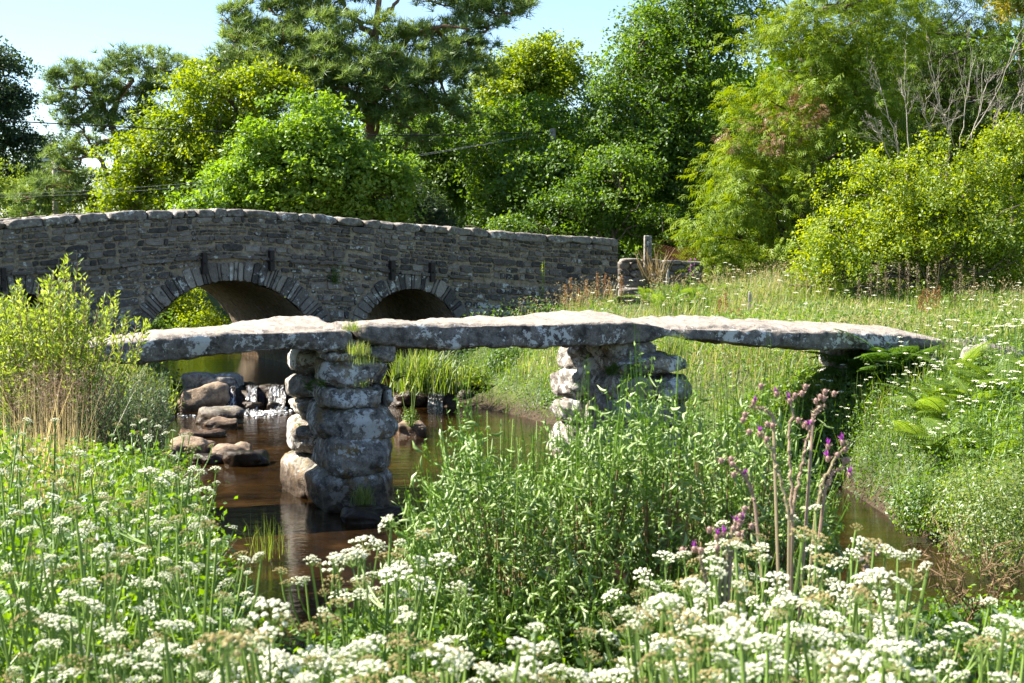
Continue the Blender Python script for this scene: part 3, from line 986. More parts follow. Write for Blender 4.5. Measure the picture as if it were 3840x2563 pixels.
for zA, zB, mat, h0, h1 in ((p_lo, p_mid, 'wall', 0.055, 0.20), (p_mid, p_hi, 'wall', 0.05, 0.18), (w_1, w_2, 'wall_low', 0.055, 0.20), (w_0, w_1, 'wall_low', 0.08, 0.26)):
    a = -9.4 - R.uniform(0, 0.5)
    while a < TR - 0.02:
        b = min(a + R.uniform(0.5, 1.4), TR)
        if TR - b < 0.4:
            b = TR
        panel(zA, zB, mat if b < on_br(1768, 1000)[0] + 2.5 or mat == 'wall' else 'wall', a, b, h0, h1)
        a = b
facing.sort(key=lambda f: -f[4])
rest = {'wall': MB(), 'wall_low': MB()}
for n_, (V, F, rn, mat, sz) in enumerate(facing):
    if n_ < 300:
        mb = MB(); mb.add(V, F, rn)
        mb.build('wall_stone', M[mat], bridge, loc=V.mean(0))
    else:
        rest[mat].add(V, F, rn)
for mat, mb in rest.items():
    mb.build('small_wall_stones', M[mat], bridge, stuff=True)
# string course
tA = -9.4
tE = on_br(1768, 1046)[0]
while tA < tE:
    w = min(R.uniform(0.35, 0.8), tE - tA + 0.02)
    zz = zstr
    quad = [(tA + .008, zz(tA) - 0.035), (tA + w - .008, zz(tA + w) - 0.035), (tA + w - .008, zz(tA + w) + 0.04), (tA + .008, zz(tA) + 0.04)]
    V, F = face_stone(quad, R.uniform(0.10, 0.14), 0.015, 0.008)
    mb = MB(); mb.add(V, F, R.uniform(0.3, 0.7))
    mb.build('string_course_stone', M['wall'], bridge, loc=V.mean(0))
    tA += w
# arch rings
for (tc, Rr, zc), rg in zip(ARCH, RING):
    a = 0.0
    while a < math.pi - 0.01:
        da = (R.uniform(0.06, 0.12) if R.random() < 0.65 else R.uniform(0.12, 0.24)) / Rr
        if math.pi - a - da < 0.03:
            da = math.pi - a
        ri, ro = Rr - R.uniform(0.0, 0.03), Rr + rg - R.uniform(0.0, 0.10)
        g = 0.008
        q = [(ri, a + g / ri), (ri, a + da - g / ri), (ro, a + da - g / ro), (ro, a + g / ro)]
        quad = [(tc + r * math.cos(x), zc + r * math.sin(x)) for r, x in q]
        V, F = face_stone(quad[::1] if True else quad, R.uniform(0.05, 0.09), 0.014, 0.006)
        mb = MB(); mb.add(V, F, float(np.clip(R.beta(1.2, 1.2), 0, 1)))
        mb.build('voussoir', M['wall_low' if R.random() < 0.5 else 'wall'], bridge, loc=V.mean(0))
        a += da
# coping
cj = [-260, -120, 20, 160, 290, 405, 555, 650, 690, 740, 800, 850, 915, 1040, 1120, 1175, 1265, 1370, 1425, 1475, 1575, 1630, 1675, 1765, 1835, 1935, 2050, 2140, 2220, 2319]
for n_, (a, b) in enumerate(zip(cj[:-1], cj[1:])):
    ta, tb = on_br(a, 830)[0], on_br(b, 850)[0]
    za, zb = float(ztop(ta)), float(ztop(tb))
    w = tb - ta
    h = COPH + R.uniform(-0.015, 0.03)
    V, F = stone((w * 1.015, 0.62, h), 500 + n_, 9, 10.0, 0.035, 0.012)
    V[:, 2] += V[:, 0] * (zb - za) / w
    mid = bpt(np.array((ta + tb) / 2), np.array(PT / 2), np.array((za + zb) / 2 - h / 2 + R.uniform(-0.01, 0.012)))
    mb = MB(); mb.add(mid + V[:, :1] * BU * 1.0 + V[:, 1:2] * BB + V[:, 2:] * np.array([0, 0, 1.0]), F)
    mb.build('coping_stone', M['coping'], bridge, smooth=True, loc=mid)
    # far parapet
    mid2 = mid + BB * (BW - PT)
    mb = MB(); mb.add(mid2 + V[:, :1] * BU + V[:, 1:2] * BB + V[:, 2:] * np.array([0, 0, 1.0]), F)
    mb.build('coping_stone', M['coping'], bridge, smooth=True, loc=mid2)
# iron tie plates
for x0, x1, y0, y1 in ((751, 769, 948, 1028), (1003, 1019, 940, 1017), (1455, 1471, 978, 1050), (1604, 1620, 985, 1057), (0, 18, 1005, 1092), (206, 220, 998, 1070)):
    ta, za = on_br(x0, y0); tb, zb = on_br(x1, y1)
    mb = MB()
    c = [(ta, zb), (tb, zb), (tb, za), (ta, za)]
    V = np.concatenate([bpt(np.array([q[0] for q in c]), np.full(4, -0.20), np.array([q[1] for q in c])), bpt(np.array([q[0] for q in c]), np.full(4, -0.03), np.array([q[1] for q in c]))])
    mb.add(V, np.array([(0, 1, 2, 3), (4, 5, 1, 0), (5, 6, 2, 1), (6, 7, 3, 2), (7, 4, 0, 3)]))
    o = mb.build('tie_plate', M['iron'], bridge)
    mb = MB()
    cc = bpt(np.array((ta + tb) / 2), np.array(-0.20), np.array((za + zb) / 2))
    mb.tube([cc, cc - BB * 0.05], [0.03, 0.025], 6)
    mb.build('tie_bolt', M['iron'], o)

# ------------------------------------------------------------------ foliage materials
M['syc'] = leaf_mat('sycamore_leaf', [(0.085, 0.165, 0.016), (0.145, 0.255, 0.024), (0.215, 0.335, 0.034)])
M['maple'] = leaf_mat('yellow_green_leaf', [(0.095, 0.160, 0.009), (0.175, 0.255, 0.012), (0.275, 0.335, 0.018)])
M['beech'] = leaf_mat('beech_leaf', [(0.055, 0.115, 0.012), (0.100, 0.190, 0.017), (0.165, 0.265, 0.026)])
M['dark'] = leaf_mat('deep_green_leaf', [(0.050, 0.105, 0.014), (0.085, 0.160, 0.020), (0.135, 0.225, 0.030)])
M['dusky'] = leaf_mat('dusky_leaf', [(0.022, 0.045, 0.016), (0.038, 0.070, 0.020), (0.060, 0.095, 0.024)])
M['gold'] = leaf_mat('golden_green_leaf', [(0.120, 0.190, 0.010), (0.205, 0.290, 0.014), (0.330, 0.385, 0.026)])
M['yellow'] = leaf_mat('golden_conifer', [(0.26, 0.24, 0.02), (0.42, 0.36, 0.03)])
M['cyp'] = leaf_mat('cypress_spray', [(0.075, 0.125, 0.009), (0.135, 0.210, 0.014), (0.210, 0.290, 0.022), (0.26, 0.29, 0.03)], trans=0.42, gloss=0.015)
M['cypd'] = leaf_mat('dark_cypress_spray', [(0.035, 0.068, 0.008), (0.062, 0.105, 0.011), (0.115, 0.165, 0.018)], trans=0.35, gloss=0.015)
M['browncyp'] = leaf_mat('browned_spray', [(0.20, 0.11, 0.05), (0.28, 0.17, 0.08)], trans=0.3)
M['pine'] = leaf_mat('pine_needles', [(0.080, 0.140, 0.030), (0.150, 0.225, 0.046), (0.230, 0.310, 0.070)], trans=0.38)
M['willow'] = leaf_mat('willow_leaf', [(0.130, 0.200, 0.020), (0.210, 0.290, 0.038), (0.300, 0.370, 0.070)])
M['bushd'] = leaf_mat('grey_green_shrub_leaf', [(0.055, 0.095, 0.035), (0.090, 0.140, 0.050), (0.130, 0.180, 0.070)], trans=0.3)
M['grass'] = leaf_mat('grass_blade', [(0.075, 0.140, 0.012), (0.135, 0.215, 0.022), (0.200, 0.280, 0.042), (0.29, 0.31, 0.10)], gloss=0.05)
M['hay'] = leaf_mat('meadow_grass_blade', [(0.10, 0.18, 0.020), (0.17, 0.26, 0.034), (0.26, 0.32, 0.066), (0.38, 0.35, 0.15)], gloss=0.04)
M['herb'] = leaf_mat('lush_herb_leaf', [(0.060, 0.135, 0.010), (0.115, 0.215, 0.016), (0.180, 0.290, 0.028)], gloss=0.05)
M['straw'] = leaf_mat('straw', [(0.33, 0.27, 0.12), (0.45, 0.37, 0.18)], gloss=0.05)
M['seed'] = leaf_mat('purplish_grass_heads', [(0.22, 0.14, 0.10), (0.33, 0.23, 0.16)], trans=0.3)
M['fern'] = leaf_mat('fern_frond', [(0.040, 0.100, 0.013), (0.070, 0.145, 0.018), (0.100, 0.185, 0.024)])
M['bracken'] = leaf_mat('bracken_frond', [(0.090, 0.170, 0.018), (0.140, 0.230, 0.026), (0.190, 0.270, 0.036)])
M['stem'] = leaf_mat('green_stem', [(0.12, 0.20, 0.035), (0.19, 0.27, 0.06)], trans=0.1)
M['broom'] = leaf_mat('broom_shoot', [(0.085, 0.165, 0.020), (0.140, 0.250, 0.028), (0.190, 0.315, 0.038)], trans=0.25)
M['pod'] = leaf_mat('downy_broom_pod', [(0.18, 0.27, 0.06), (0.27, 0.37, 0.12), (0.37, 0.46, 0.20)], trans=0.28, gloss=0.05)
M['petal'] = leaf_mat('white_floret', [(0.70, 0.70, 0.52), (0.80, 0.80, 0.70)], trans=0.25, gloss=0.0)
M['petal_tan'] = leaf_mat('fading_floret', [(0.30, 0.22, 0.08), (0.40, 0.33, 0.15), (0.52, 0.47, 0.26)], trans=0.2, gloss=0.0)
M['purple'] = leaf_mat('purple_floret', [(0.28, 0.05, 0.30), (0.42, 0.09, 0.42)], trans=0.3, gloss=0.0)
M['thistle'] = leaf_mat('thistle_stem', [(0.26, 0.24, 0.11), (0.34, 0.28, 0.17), (0.36, 0.22, 0.20)], trans=0.15)
M['dock'] = leaf_mat('rusty_dock', [(0.20, 0.10, 0.035), (0.30, 0.17, 0.065)], trans=0.3)
M['brownspike'] = leaf_mat('brown_seed_spike', [(0.12, 0.09, 0.05), (0.20, 0.16, 0.09)], trans=0.2)

KITE = (np.array([(0, -0.5, 0), (0.30, 0.0, 0.06), (0, 0.5, -0.02), (-0.30, 0.0, 0.06)]), np.array([(0, 1, 2, 3)]))
SLIM = (np.array([(0, -0.5, 0), (0.16, 0.0, 0.04), (0, 0.5, -0.03), (-0.16, 0.0, 0.04)]), np.array([(0, 1, 2, 3)]))

def in_lobes(lobes):
    """pixel lobes (px, py, Y, rx_px, ry_px, depth_m) -> centres and radii"""
    out = []
    for px, py, Y, rx, ry, rd in lobes:
        s = Y / FPX
        out.append((at(px, py, Y), np.array([rx * s * 1.12, rd, ry * s * 1.12])))
    return out
def clump_points(lobes, n, lo=0.5, gaps=0.2):
    P, D_ = clump_points0(lobes, int(n * 1.5), lo)
    keep = vnoise(P * np.array([0.75, 0.75, 1.7]) + 31.7, 83) > -gaps * 1.6 - 0.05
    return P[keep][:n], D_[keep][:n]
def clump_points0(lobes, n, lo=0.5):
    w = np.array([r[0] * r[2] + 0.5 * r[1] * (r[0] + r[2]) for _, r in lobes])
    k = R.choice(len(lobes), n, p=w / w.sum())
    d = norm(R.normal(size=(n, 3)))
    rad = lo + (1 - lo) * R.random(n) ** 0.6
    rad = rad * (1 + 0.38 * fbm(d * 2.3 + k[:, None] * 9.1, 61, 2)) * np.where(R.random(n) < 0.10, R.uniform(1.1, 1.35, n), 1.0)
    C = np.array([c for c, _ in lobes])[k]
    Rr = np.array([r for _, r in lobes])[k]
    return C + d * Rr * rad[:, None], norm(d / Rr)
def leafy(mb, pts, outd, per, spread, flat, leaf, tmpl, up=0.55, rseed=0.5, droop=0.15):
    """clumps of leaves: flattened sprays that tilt outwards and droop at the rim"""
    n = len(pts)
    cn = norm(outd * (1 - up) + np.array([0, 0, up]) + R.normal(0, 0.25, (n, 3)))
    x, y, z = axes(cn)
    a = R.random((n, per)) * 2 * math.pi
    r = np.sqrt(R.random((n, per))) * spread * R.uniform(0.6, 1.35, (n, 1))
    h = R.normal(0, flat, (n, per)) - droop * r * r / spread
    # sprays reach outwards along the branch
    o = outd - (outd * cn).sum(1, keepdims=True) * cn + R.normal(0, 0.25, (n, 3))
    x = norm(o - (o * cn).sum(1, keepdims=True) * cn)
    y = np.cross(z, x)
    P = pts[:, None] + (1.45 * r * np.cos(a))[..., None] * x[:, None] + (0.75 * r * np.sin(a))[..., None] * y[:, None] + h[..., None] * z[:, None]
    ln = norm(np.repeat(cn[:, None], per, 1) + R.normal(0, 0.65, (n, per, 3)))
    rnd = np.clip(R.normal(0.48, 0.19, (n, 1)) + R.normal(0, 0.2, (n, per)), 0, 1)
    P = P.reshape(-1, 3); ln = ln.reshape(-1, 3)
    ax, ay, az = axes(ln)
    mb.scatter(tmpl[0], tmpl[1], P, ax, ay, az, leaf * R.uniform(0.65, 1.3, len(P)), rnd.reshape(-1))
def tree(name, label, lobes, Y, basepx, n, per, spread, leaf, mat, trunk_r=0.22, tmpl=KITE, bark='bark', lo=0.45, group=None, up=0.55, flat=0.10, cat='tree', droop=0.15, extra=None, limbs=5, gaps=0.2):
    lb = in_lobes(lobes)
    b = at(basepx, 900, Y)
    b[2] = Tz(b[0], b[1]) - 0.1
    t = thing(name, b, label, cat, group)
    cs = np.array([c for c, _ in lb])
    topc = cs[np.argmax(cs[:, 2])]
    mb = MB()
    tr = smooth_path([b, b + (topc - b) * np.array([0.25, 0.25, 0.4]) + R.normal(0, 0.12, 3), topc], 12, 0.05)
    mb.tube(tr, np.linspace(trunk_r, trunk_r * 0.2, 12), 8)
    pts, od = clump_points(lb, n, lo, gaps)
    for c, r in lb:
        k = np.argmin(np.abs(tr[:, 2] - max(b[2] + 0.5, c[2] - 0.8 * r[2] - 0.4)))
        s = tr[k]
        br = smooth_path([s, (s + c) / 2 + np.array([0, 0, 0.15]) + R.normal(0, 0.15, 3), c], 8, 0.05)
        mb.tube(br, np.linspace(trunk_r * 0.5, trunk_r * 0.16, 8), 6)
        for _ in range(limbs):
            e = c + norm(R.normal(size=3)) * r * R.uniform(0.6, 0.95)
            st = br[R.integers(3, 8)]
            mb.tube(smooth_path([st, (st + e) / 2 + R.normal(0, 0.2, 3), e], 6, 0.04), np.linspace(trunk_r * 0.18, 0.012, 6), 5)
    mb.build('trunk', M[bark], t, smooth=True)
    mb = MB()
    leafy(mb, pts, od, per, spread, flat, leaf, tmpl, up, droop=droop)
    if extra:
        extra(mb, lb)
    mb.build('crown', M[mat], t)
    return t

# ------------------------------------------------------------------ broadleaf trees behind the road bridge
tree('shady_tree', 'tall dark shaded tree at the left edge of the photo', [(0, 330, 62, 105, 110, 2.0), (-40, 480, 62, 150, 130, 2.5), (20, 600, 62, 110, 130, 2.0), (-60, 250, 62, 130, 120, 2.0), (-30, 720, 62, 160, 100, 2.5)], 62, -40, 420, 70, 0.55, 0.15, 'dusky', 0.3)
tree('distant_tree', 'far rounded olive green tree between the dark tree and the left pine', [(185, 580, 95, 75, 75, 2.0), (120, 640, 95, 90, 80, 2.0), (230, 650, 95, 60, 60, 1.5)], 95, 160, 130, 60, 0.6, 0.2, 'dusky', 0.3)
tree('leafy_shrub', 'pale green shrub behind the parapet at the far left', [(40, 760, 54, 110, 80, 1.2), (-30, 700, 54, 80, 90, 1.2)], 54, 30, 150, 70, 0.35, 0.10, 'willow', 0.10, cat='shrub')
tree('leafy_shrub', 'pale green shrub behind the parapet below the left pine', [(330, 770, 57, 120, 70, 1.2), (480, 760, 57, 110, 80, 1.2), (210, 780, 57, 90, 60, 1.0)], 57, 330, 190, 70, 0.35, 0.10, 'willow', 0.10, cat='shrub')
tree('broadleaf_tree', 'yellow green broadleaf tree right of the left pine, branches showing below', [(560, 590, 47, 140, 90, 1.6), (700, 480, 47, 170, 120, 1.8), (820, 350, 47, 160, 110, 1.8), (470, 720, 47, 90, 60, 1.2), (640, 640, 47, 170, 70, 1.6), (900, 540, 47, 170, 150, 1.8), (690, 770, 47, 150, 40, 1.2), (980, 330, 47, 120, 90, 1.4)], 47, 560, 620, 72, 0.42, 0.125, 'maple', 0.22, limbs=8)
tree('sycamore_tree', 'bright green sycamore with big leaves right behind the middle of the bridge parapet', [(1180, 440, 42.5, 100, 80, 1.2), (1120, 540, 42.5, 170, 100, 1.5), (1080, 650, 42.5, 200, 100, 1.6), (1330, 650, 42.5, 150, 90, 1.4), (1420, 720, 42.5, 120, 80, 1.2), (900, 690, 42.5, 150, 80, 1.4), (820, 770, 42.5, 160, 50, 1.2), (1150, 770, 42.5, 280, 60, 1.4), (1000, 560, 42.5, 120, 90, 1.3), (1240, 560, 42.5, 130, 100, 1.3), (1400, 800, 42.5, 160, 50, 1.2), (1480, 650, 42.8, 80, 60, 1.0)], 42.5, 1200, 760, 62, 0.38, 0.14, 'syc', 0.18, limbs=6, up=0.72, gaps=0.28)
tree('broadleaf_tree', 'dark green tree right of the big pine trunk, thin bare branches at its foot', [(1640, 520, 53, 150, 140, 1.8), (1760, 650, 53, 150, 130, 1.8), (1650, 760, 53, 140, 90, 1.8), (1560, 640, 53, 100, 120, 1.5)], 53, 1660, 330, 80, 0.48, 0.13, 'dark', 0.22, limbs=6)
tree('conifer_tree', 'dark low conifer behind the bridge parapet right of the sycamore', [(1560, 780, 46, 90, 70, 1.2), (1620, 830, 46, 80, 50, 1.0), (1500, 720, 46, 70, 60, 1.0)], 46, 1560, 160, 70, 0.35, 0.14, 'dusky', 0.15, tmpl=SLIM)
tree('beech_tree', 'yellow topped beech rising between the big pine and the large oak', [(2010, 240, 60, 150, 90, 2.0), (1900, 330, 60, 120, 110, 2.0), (2100, 330, 60, 140, 110, 2.0), (1980, 430, 60, 170, 110, 2.0)], 60, 2000, 400, 80, 0.55, 0.15, 'maple', 0.28, up=0.65)
tree('broadleaf_tree', 'mid green tree below the yellow topped beech, around the utility pole', [(1980, 480, 51, 140, 120, 1.8), (2000, 620, 48.5, 120, 110, 1.4), (2110, 660, 48.3, 110, 110, 1.2), (2140, 790, 48, 120, 90, 1.2), (1900, 720, 51, 110, 120, 1.6), (1830, 560, 51, 120, 110, 1.6), (1860, 830, 51, 130, 60, 1.4)], 51, 1950, 360, 80, 0.45, 0.13, 'beech', 0.2)
tree('oak_tree', 'large dense green broadleaf tree right of the patch of sky', [(2580, 110, 50, 190, 150, 2.2), (2400, 180, 50, 110, 110, 1.8), (2440, 60, 50.5, 90, 80, 1.4), (2330, 310, 50, 130, 100, 1.8), (2620, 270, 50, 200, 160, 2.2), (2390, 400, 50, 220, 130, 2.2), (2620, 500, 50, 180, 150, 2.0), (2250, 530, 50, 170, 120, 1.8), (2450, 620, 50, 220, 140, 2.2), (2250, 700, 50, 150, 110, 1.6), (2400, 800, 50, 200, 100, 1.8), (2600, 760, 50, 150, 130, 1.8), (2720, 60, 50, 170, 130, 2.0), (2640, -80, 50, 220, 110, 2.2), (2500, 330, 49, 150, 120, 1.4), (2520, 500, 49, 150, 120, 1.4)], 50, 2520, 1180, 60, 0.46, 0.13, 'beech', 0.26, limbs=7, gaps=0.26)
tree('understorey_shrub', 'low bright leafed shrub at the foot of the large oak behind the parapet', [(1960, 850, 46, 100, 50, 1.2), (2100, 800, 46.5, 120, 90, 1.4), (2250, 730, 47, 130, 110, 1.4), (2400, 800, 47, 130, 90, 1.4), (2330, 640, 47.5, 110, 90, 1.2), (2500, 850, 46.5, 90, 60, 1.2)], 46.5, 2230, 300, 70, 0.40, 0.115, 'beech', 0.10, cat='shrub', gaps=0.05)
# rows further back close the gaps: one tree, copied
labs = ['shadowed tree far behind the sycamore', 'shadowed tree far behind the big pine trunk', 'shadowed tree far behind the dark green tree', 'shadowed tree far behind the utility pole', 'shadowed tree far behind the large oak', 'shadowed tree far behind the pale cypress', 'shadowed tree far behind the dark cypress', 'shadowed tree far behind the right edge shrubs', 'shadowed tree far behind the left broadleaf tree']
proto = None
for i, (px, Y, top, w) in enumerate(((1150, 66, 480, 330), (1500, 70, 420, 320), (1800, 68, 460, 300), (2150, 72, 420, 320), (2600, 66, 250, 380), (3050, 68, 150, 400), (3500, 66, 120, 400), (3900, 62, 100, 360), (830, 66, 560, 300))):
    if proto is None:
        proto = tree('woodland_tree', labs[0], [(px, top + 120, Y, w * 0.6, 130, 2.5), (px - 0.4 * w, top + 300, Y, w * 0.6, 170, 2.5), (px + 0.4 * w, top + 300, Y, w * 0.6, 170, 2.5), (px, top + 480, Y, w * 0.8, 170, 2.5)], Y, px, 520, 48, 0.75, 0.25, 'beech', 0.3, group='trees standing behind the front row', limbs=4)
        h0 = at(px, top, Y)[2] - proto.location[2]
        continue
    q = at(px, top, Y)
    g = Tz(q[0], q[1]) - 0.1
    s = (q[2] - g) / h0
    o = proto.copy(); COL.objects.link(o)
    o.location = (q[0], q[1], g); o.scale = (w / 330 * Y / 66 * 1.05,) * 2 + (s,); o.rotation_euler = (0, 0, i * 1.1)
    o['label'] = labs[i]
    for ch in list(proto.children):
        c = ch.copy(); COL.objects.link(c); c.parent = o
# shrubs upstream, seen through the arches
tree('leafy_shrub', 'sunlit yellow green bushes seen through the larger arch', [(620, 1160, 48, 130, 120, 1.3), (760, 1230, 47, 110, 90, 1.2), (500, 1220, 48, 120, 120, 1.3), (700, 1330, 46, 120, 50, 1.0)], 47, 600, 330, 70, 0.36, 0.10, 'gold', 0.10, cat='shrub')
tree('leafy_shrub', 'dark bush seen through the left side of the larger arch', [(560, 1270, 45, 70, 90, 0.8), (640, 1320, 45, 60, 60, 0.8)], 45, 590, 110, 70, 0.30, 0.10, 'dark', 0.08, cat='shrub')
tree('leafy_shrub', 'green bush beyond the left arch behind the willow', [(60, 1180, 46, 200, 120, 1.3), (-60, 1100, 46, 160, 120, 1.3), (300, 1180, 47, 160, 120, 1.3)], 46, 60, 260, 70, 0.36, 0.10, 'beech', 0.10, cat='shrub')

# ------------------------------------------------------------------ cypresses
_f = [((0, 0, 0), (0.05, 0.5, 0.02), (0, 1.0, -0.10), (-0.05, 0.5, 0.02))]
for k in range(3):
    y0 = 0.12 + 0.25 * k
    L_ = 0.40 * (1 - 0.15 * k)
    for s in (-1, 1):
        _f.append(((0, y0, 0), (s * L_ * 0.45 + 0.02 * s, y0 + 0.13, 0.02), (s * L_, y0 + 0.36, -0.14), (s * L_ * 0.40, y0 + 0.21, 0.01)))
FRONDLET = (np.array(_f).reshape(-1, 3), np.arange(len(_f) * 4).reshape(-1, 4))
def sprays(mb, pts, outd, per, spread, size, hang=0.55, rmean=0.45):
    """hanging flat sprays of a cypress: each frondlet points outwards and down"""
    n = len(pts)
    P = (pts[:, None] + R.normal(0, spread, (n, per, 3)) * np.array([1, 1, 0.7])).reshape(-1, 3)
    od = np.repeat(outd, per, 0)
    ay = norm(od * np.array([1, 1, 0.3]) + np.array([0, 0, -hang]) + R.normal(0, 0.45, P.shape))
    az = norm(np.cross(norm(np.cross(ay, np.array([0, 0, 1.0]) + R.normal(0, 0.4, P.shape))), ay))
    ax = np.cross(ay, az)
    rnd = np.clip(np.repeat(R.normal(rmean, 0.15, n), per) + R.normal(0, 0.12, len(P)), 0, 1)
    mb.scatter(FRONDLET[0], FRONDLET[1], P, ax, ay, az, size * R.uniform(0.6, 1.3, len(P)), rnd)
def cypress(name, label, lobes, Y, basepx, n, per, spread, size, mat, brown=None):
    lb = in_lobes(lobes)
    b = at(basepx, 900, Y); b[2] = Tz(b[0], b[1]) - 0.1
    t = thing(name, b, label, 'tree')
    cs = np.array([c for c, _ in lb]); top = cs[np.argmax(cs[:, 2])]
    mb = MB()
    tr = smooth_path([b, (b + top) / 2, top], 12, 0.03)
    mb.tube(tr, np.linspace(0.3, 0.06, 12), 8)
    for c, r in lb:
        for _ in range(9):
            e = c + norm(R.normal(size=3)) * r * R.uniform(0.6, 1.0)
            s = tr[np.argmin(np.abs(tr[:, 2] - (e[2] - 0.2)))]
            mb.tube(smooth_path([s, (s + e) / 2 + np.array([0, 0, -0.3]), e], 8, 0.04), np.linspace(0.06, 0.01, 8), 5)
    mb.build('trunk', M['bark'], t, smooth=True)
    pts, od = clump_points(lb, n, 0.62)
    mb = MB()
    sprays(mb, pts, od, per, spread, size)
    mb.build('crown', M[mat], t)
    if brown:
        bl = in_lobes(brown)
        pts, od = clump_points(bl, 40, 0.7)
        mb = MB()
        sprays(mb, pts, od, 10, 0.12, size * 0.7)
        mb.build('browned_foliage', M['browncyp'], t)
    return t
cypress('cypress_tree', 'tall pale yellow green cypress with drooping sprays and a browned patch', [(3060, 40, 45.5, 230, 170, 1.8), (2990, 230, 45, 210, 150, 1.8), (2940, 400, 44.5, 210, 120, 1.8), (3180, 330, 45, 190, 170, 1.8), (2900, 560, 44, 170, 130, 1.6), (3150, 560, 44.5, 220, 150, 1.8), (2820, 740, 43, 150, 110, 1.5), (3020, 760, 43.5, 200, 130, 1.6), (2730, 860, 42.5, 150, 110, 1.3), (2700, 1000, 42, 110, 60, 1.0), (2760, 640, 43.5, 120, 80, 1.2), (2900, 970, 42.5, 180, 80, 1.4), (3250, 80, 46, 200, 170, 1.6)], 45, 3020, 900, 15, 0.22, 0.34, 'cyp', [(2980, 430, 43.2, 90, 80, 0.5), (2860, 520, 42.8, 110, 40, 0.5)])
cypress('cypress_tree', 'dark green cypress filling the upper right corner behind the bare branches', [(3480, 120, 51, 220, 190, 2.0), (3740, 160, 51, 220, 210, 2.0), (3400, 360, 49.5, 200, 150, 1.8), (3640, 380, 50, 240, 190, 2.0), (3840, 380, 50, 150, 200, 2.0), (3450, 560, 49, 200, 130, 1.8), (3700, 600, 49, 200, 150, 1.8)], 51, 3560, 560, 15, 0.28, 0.38, 'cypd')
tree('golden_conifer', 'small golden yellow treetop in the top right corner', [(3790, 10, 54, 90, 50, 1.0), (3840, -40, 54, 90, 70, 1.0)], 54, 3800, 90, 60, 0.35, 0.2, 'yellow', 0.15, tmpl=SLIM)

# ------------------------------------------------------------------ golden-green shrub with dead branches
tree('oak_shrub', 'big golden green leafy shrub at the right with lichened grey branches', [(3330, 720, 37.5, 220, 130, 1.4), (3560, 690, 37.5, 220, 140, 1.5), (3780, 640, 37.5, 130, 150, 1.4), (3200, 850, 37, 180, 110, 1.3), (3480, 860, 37, 230, 130, 1.5), (3720, 850, 37, 200, 140, 1.5), (3120, 960, 36.5, 130, 90, 1.2), (3330, 1000, 36.5, 200, 100, 1.3), (3560, 1010, 37, 200, 90, 1.3), (3250, 1090, 36, 160, 60, 1.0), (3790, 500, 38, 80, 70, 0.9), (3180, 1100, 36.3, 130, 60, 1.0), (3400, 1110, 36.6, 170, 60, 1.1), (3620, 1090, 37, 160, 60, 1.1), (3800, 1000, 37, 120, 90, 1.2), (3040, 1040, 36.5, 90, 70, 0.9)], 37.3, 3450, 1100, 50, 0.27, 0.09, 'gold', 0.10, limbs=8, flat=0.10)
b = at(3560, 900, 38.3); b[2] = Tz(b[0], b[1])
t = thing('dead_shrub', b, 'bare silvery dead branches sticking up above the golden shrub', 'shrub')
mb = MB()
def dead_branch(p0, p1, r, lev):
    path = smooth_path([p0, (p0 + p1) / 2 + R.normal(0, 0.10, 3) * np.linalg.norm(p1 - p0) * 0.5, p1], 9, 0.02)
    mb.tube(path, np.linspace(r, r * 0.25, 9), 5)
    if lev > 0:
        for _ in range(5):
            s = path[R.integers(3, 8)]
            d = norm(p1 - p0)
            e = s + (d + R.normal(0, 0.38, 3)) * np.linalg.norm(p1 - p0) * R.uniform(0.25, 0.5)
            dead_branch(s, e, r * 0.45, lev - 1)
for (x0, y0, x1, y1) in ((3580, 560, 3480, 230), (3600, 560, 3660, 210), (3640, 540, 3690, 240), (3620, 540, 3805, 165), (3690, 560, 3835, 330), (3510, 560, 3470, 355), (3700, 600, 3740, 380), (3380, 620, 3300, 330), (3400, 600, 3380, 300), (3420, 640, 3310, 480), (3780, 600, 3850, 260), (3340, 600, 3280, 440), (3560, 580, 3560, 400)):
    dead_branch(at(x0, y0, 38.2), at(x1, y1, 37.6 + R.uniform(-0.4, 0.4)), 0.018, 2)
for x in (3400, 3550, 3620, 3700):
    mb.tube(smooth_path([b + np.array([R.uniform(-.3, .3), 0, -0.1]), at(x, 800, 38.2), at(x, 580, 38.2)], 8, 0.03), np.linspace(0.06, 0.03, 8), 6)
mb.build('branches', M['deadwood'], t, smooth=True)

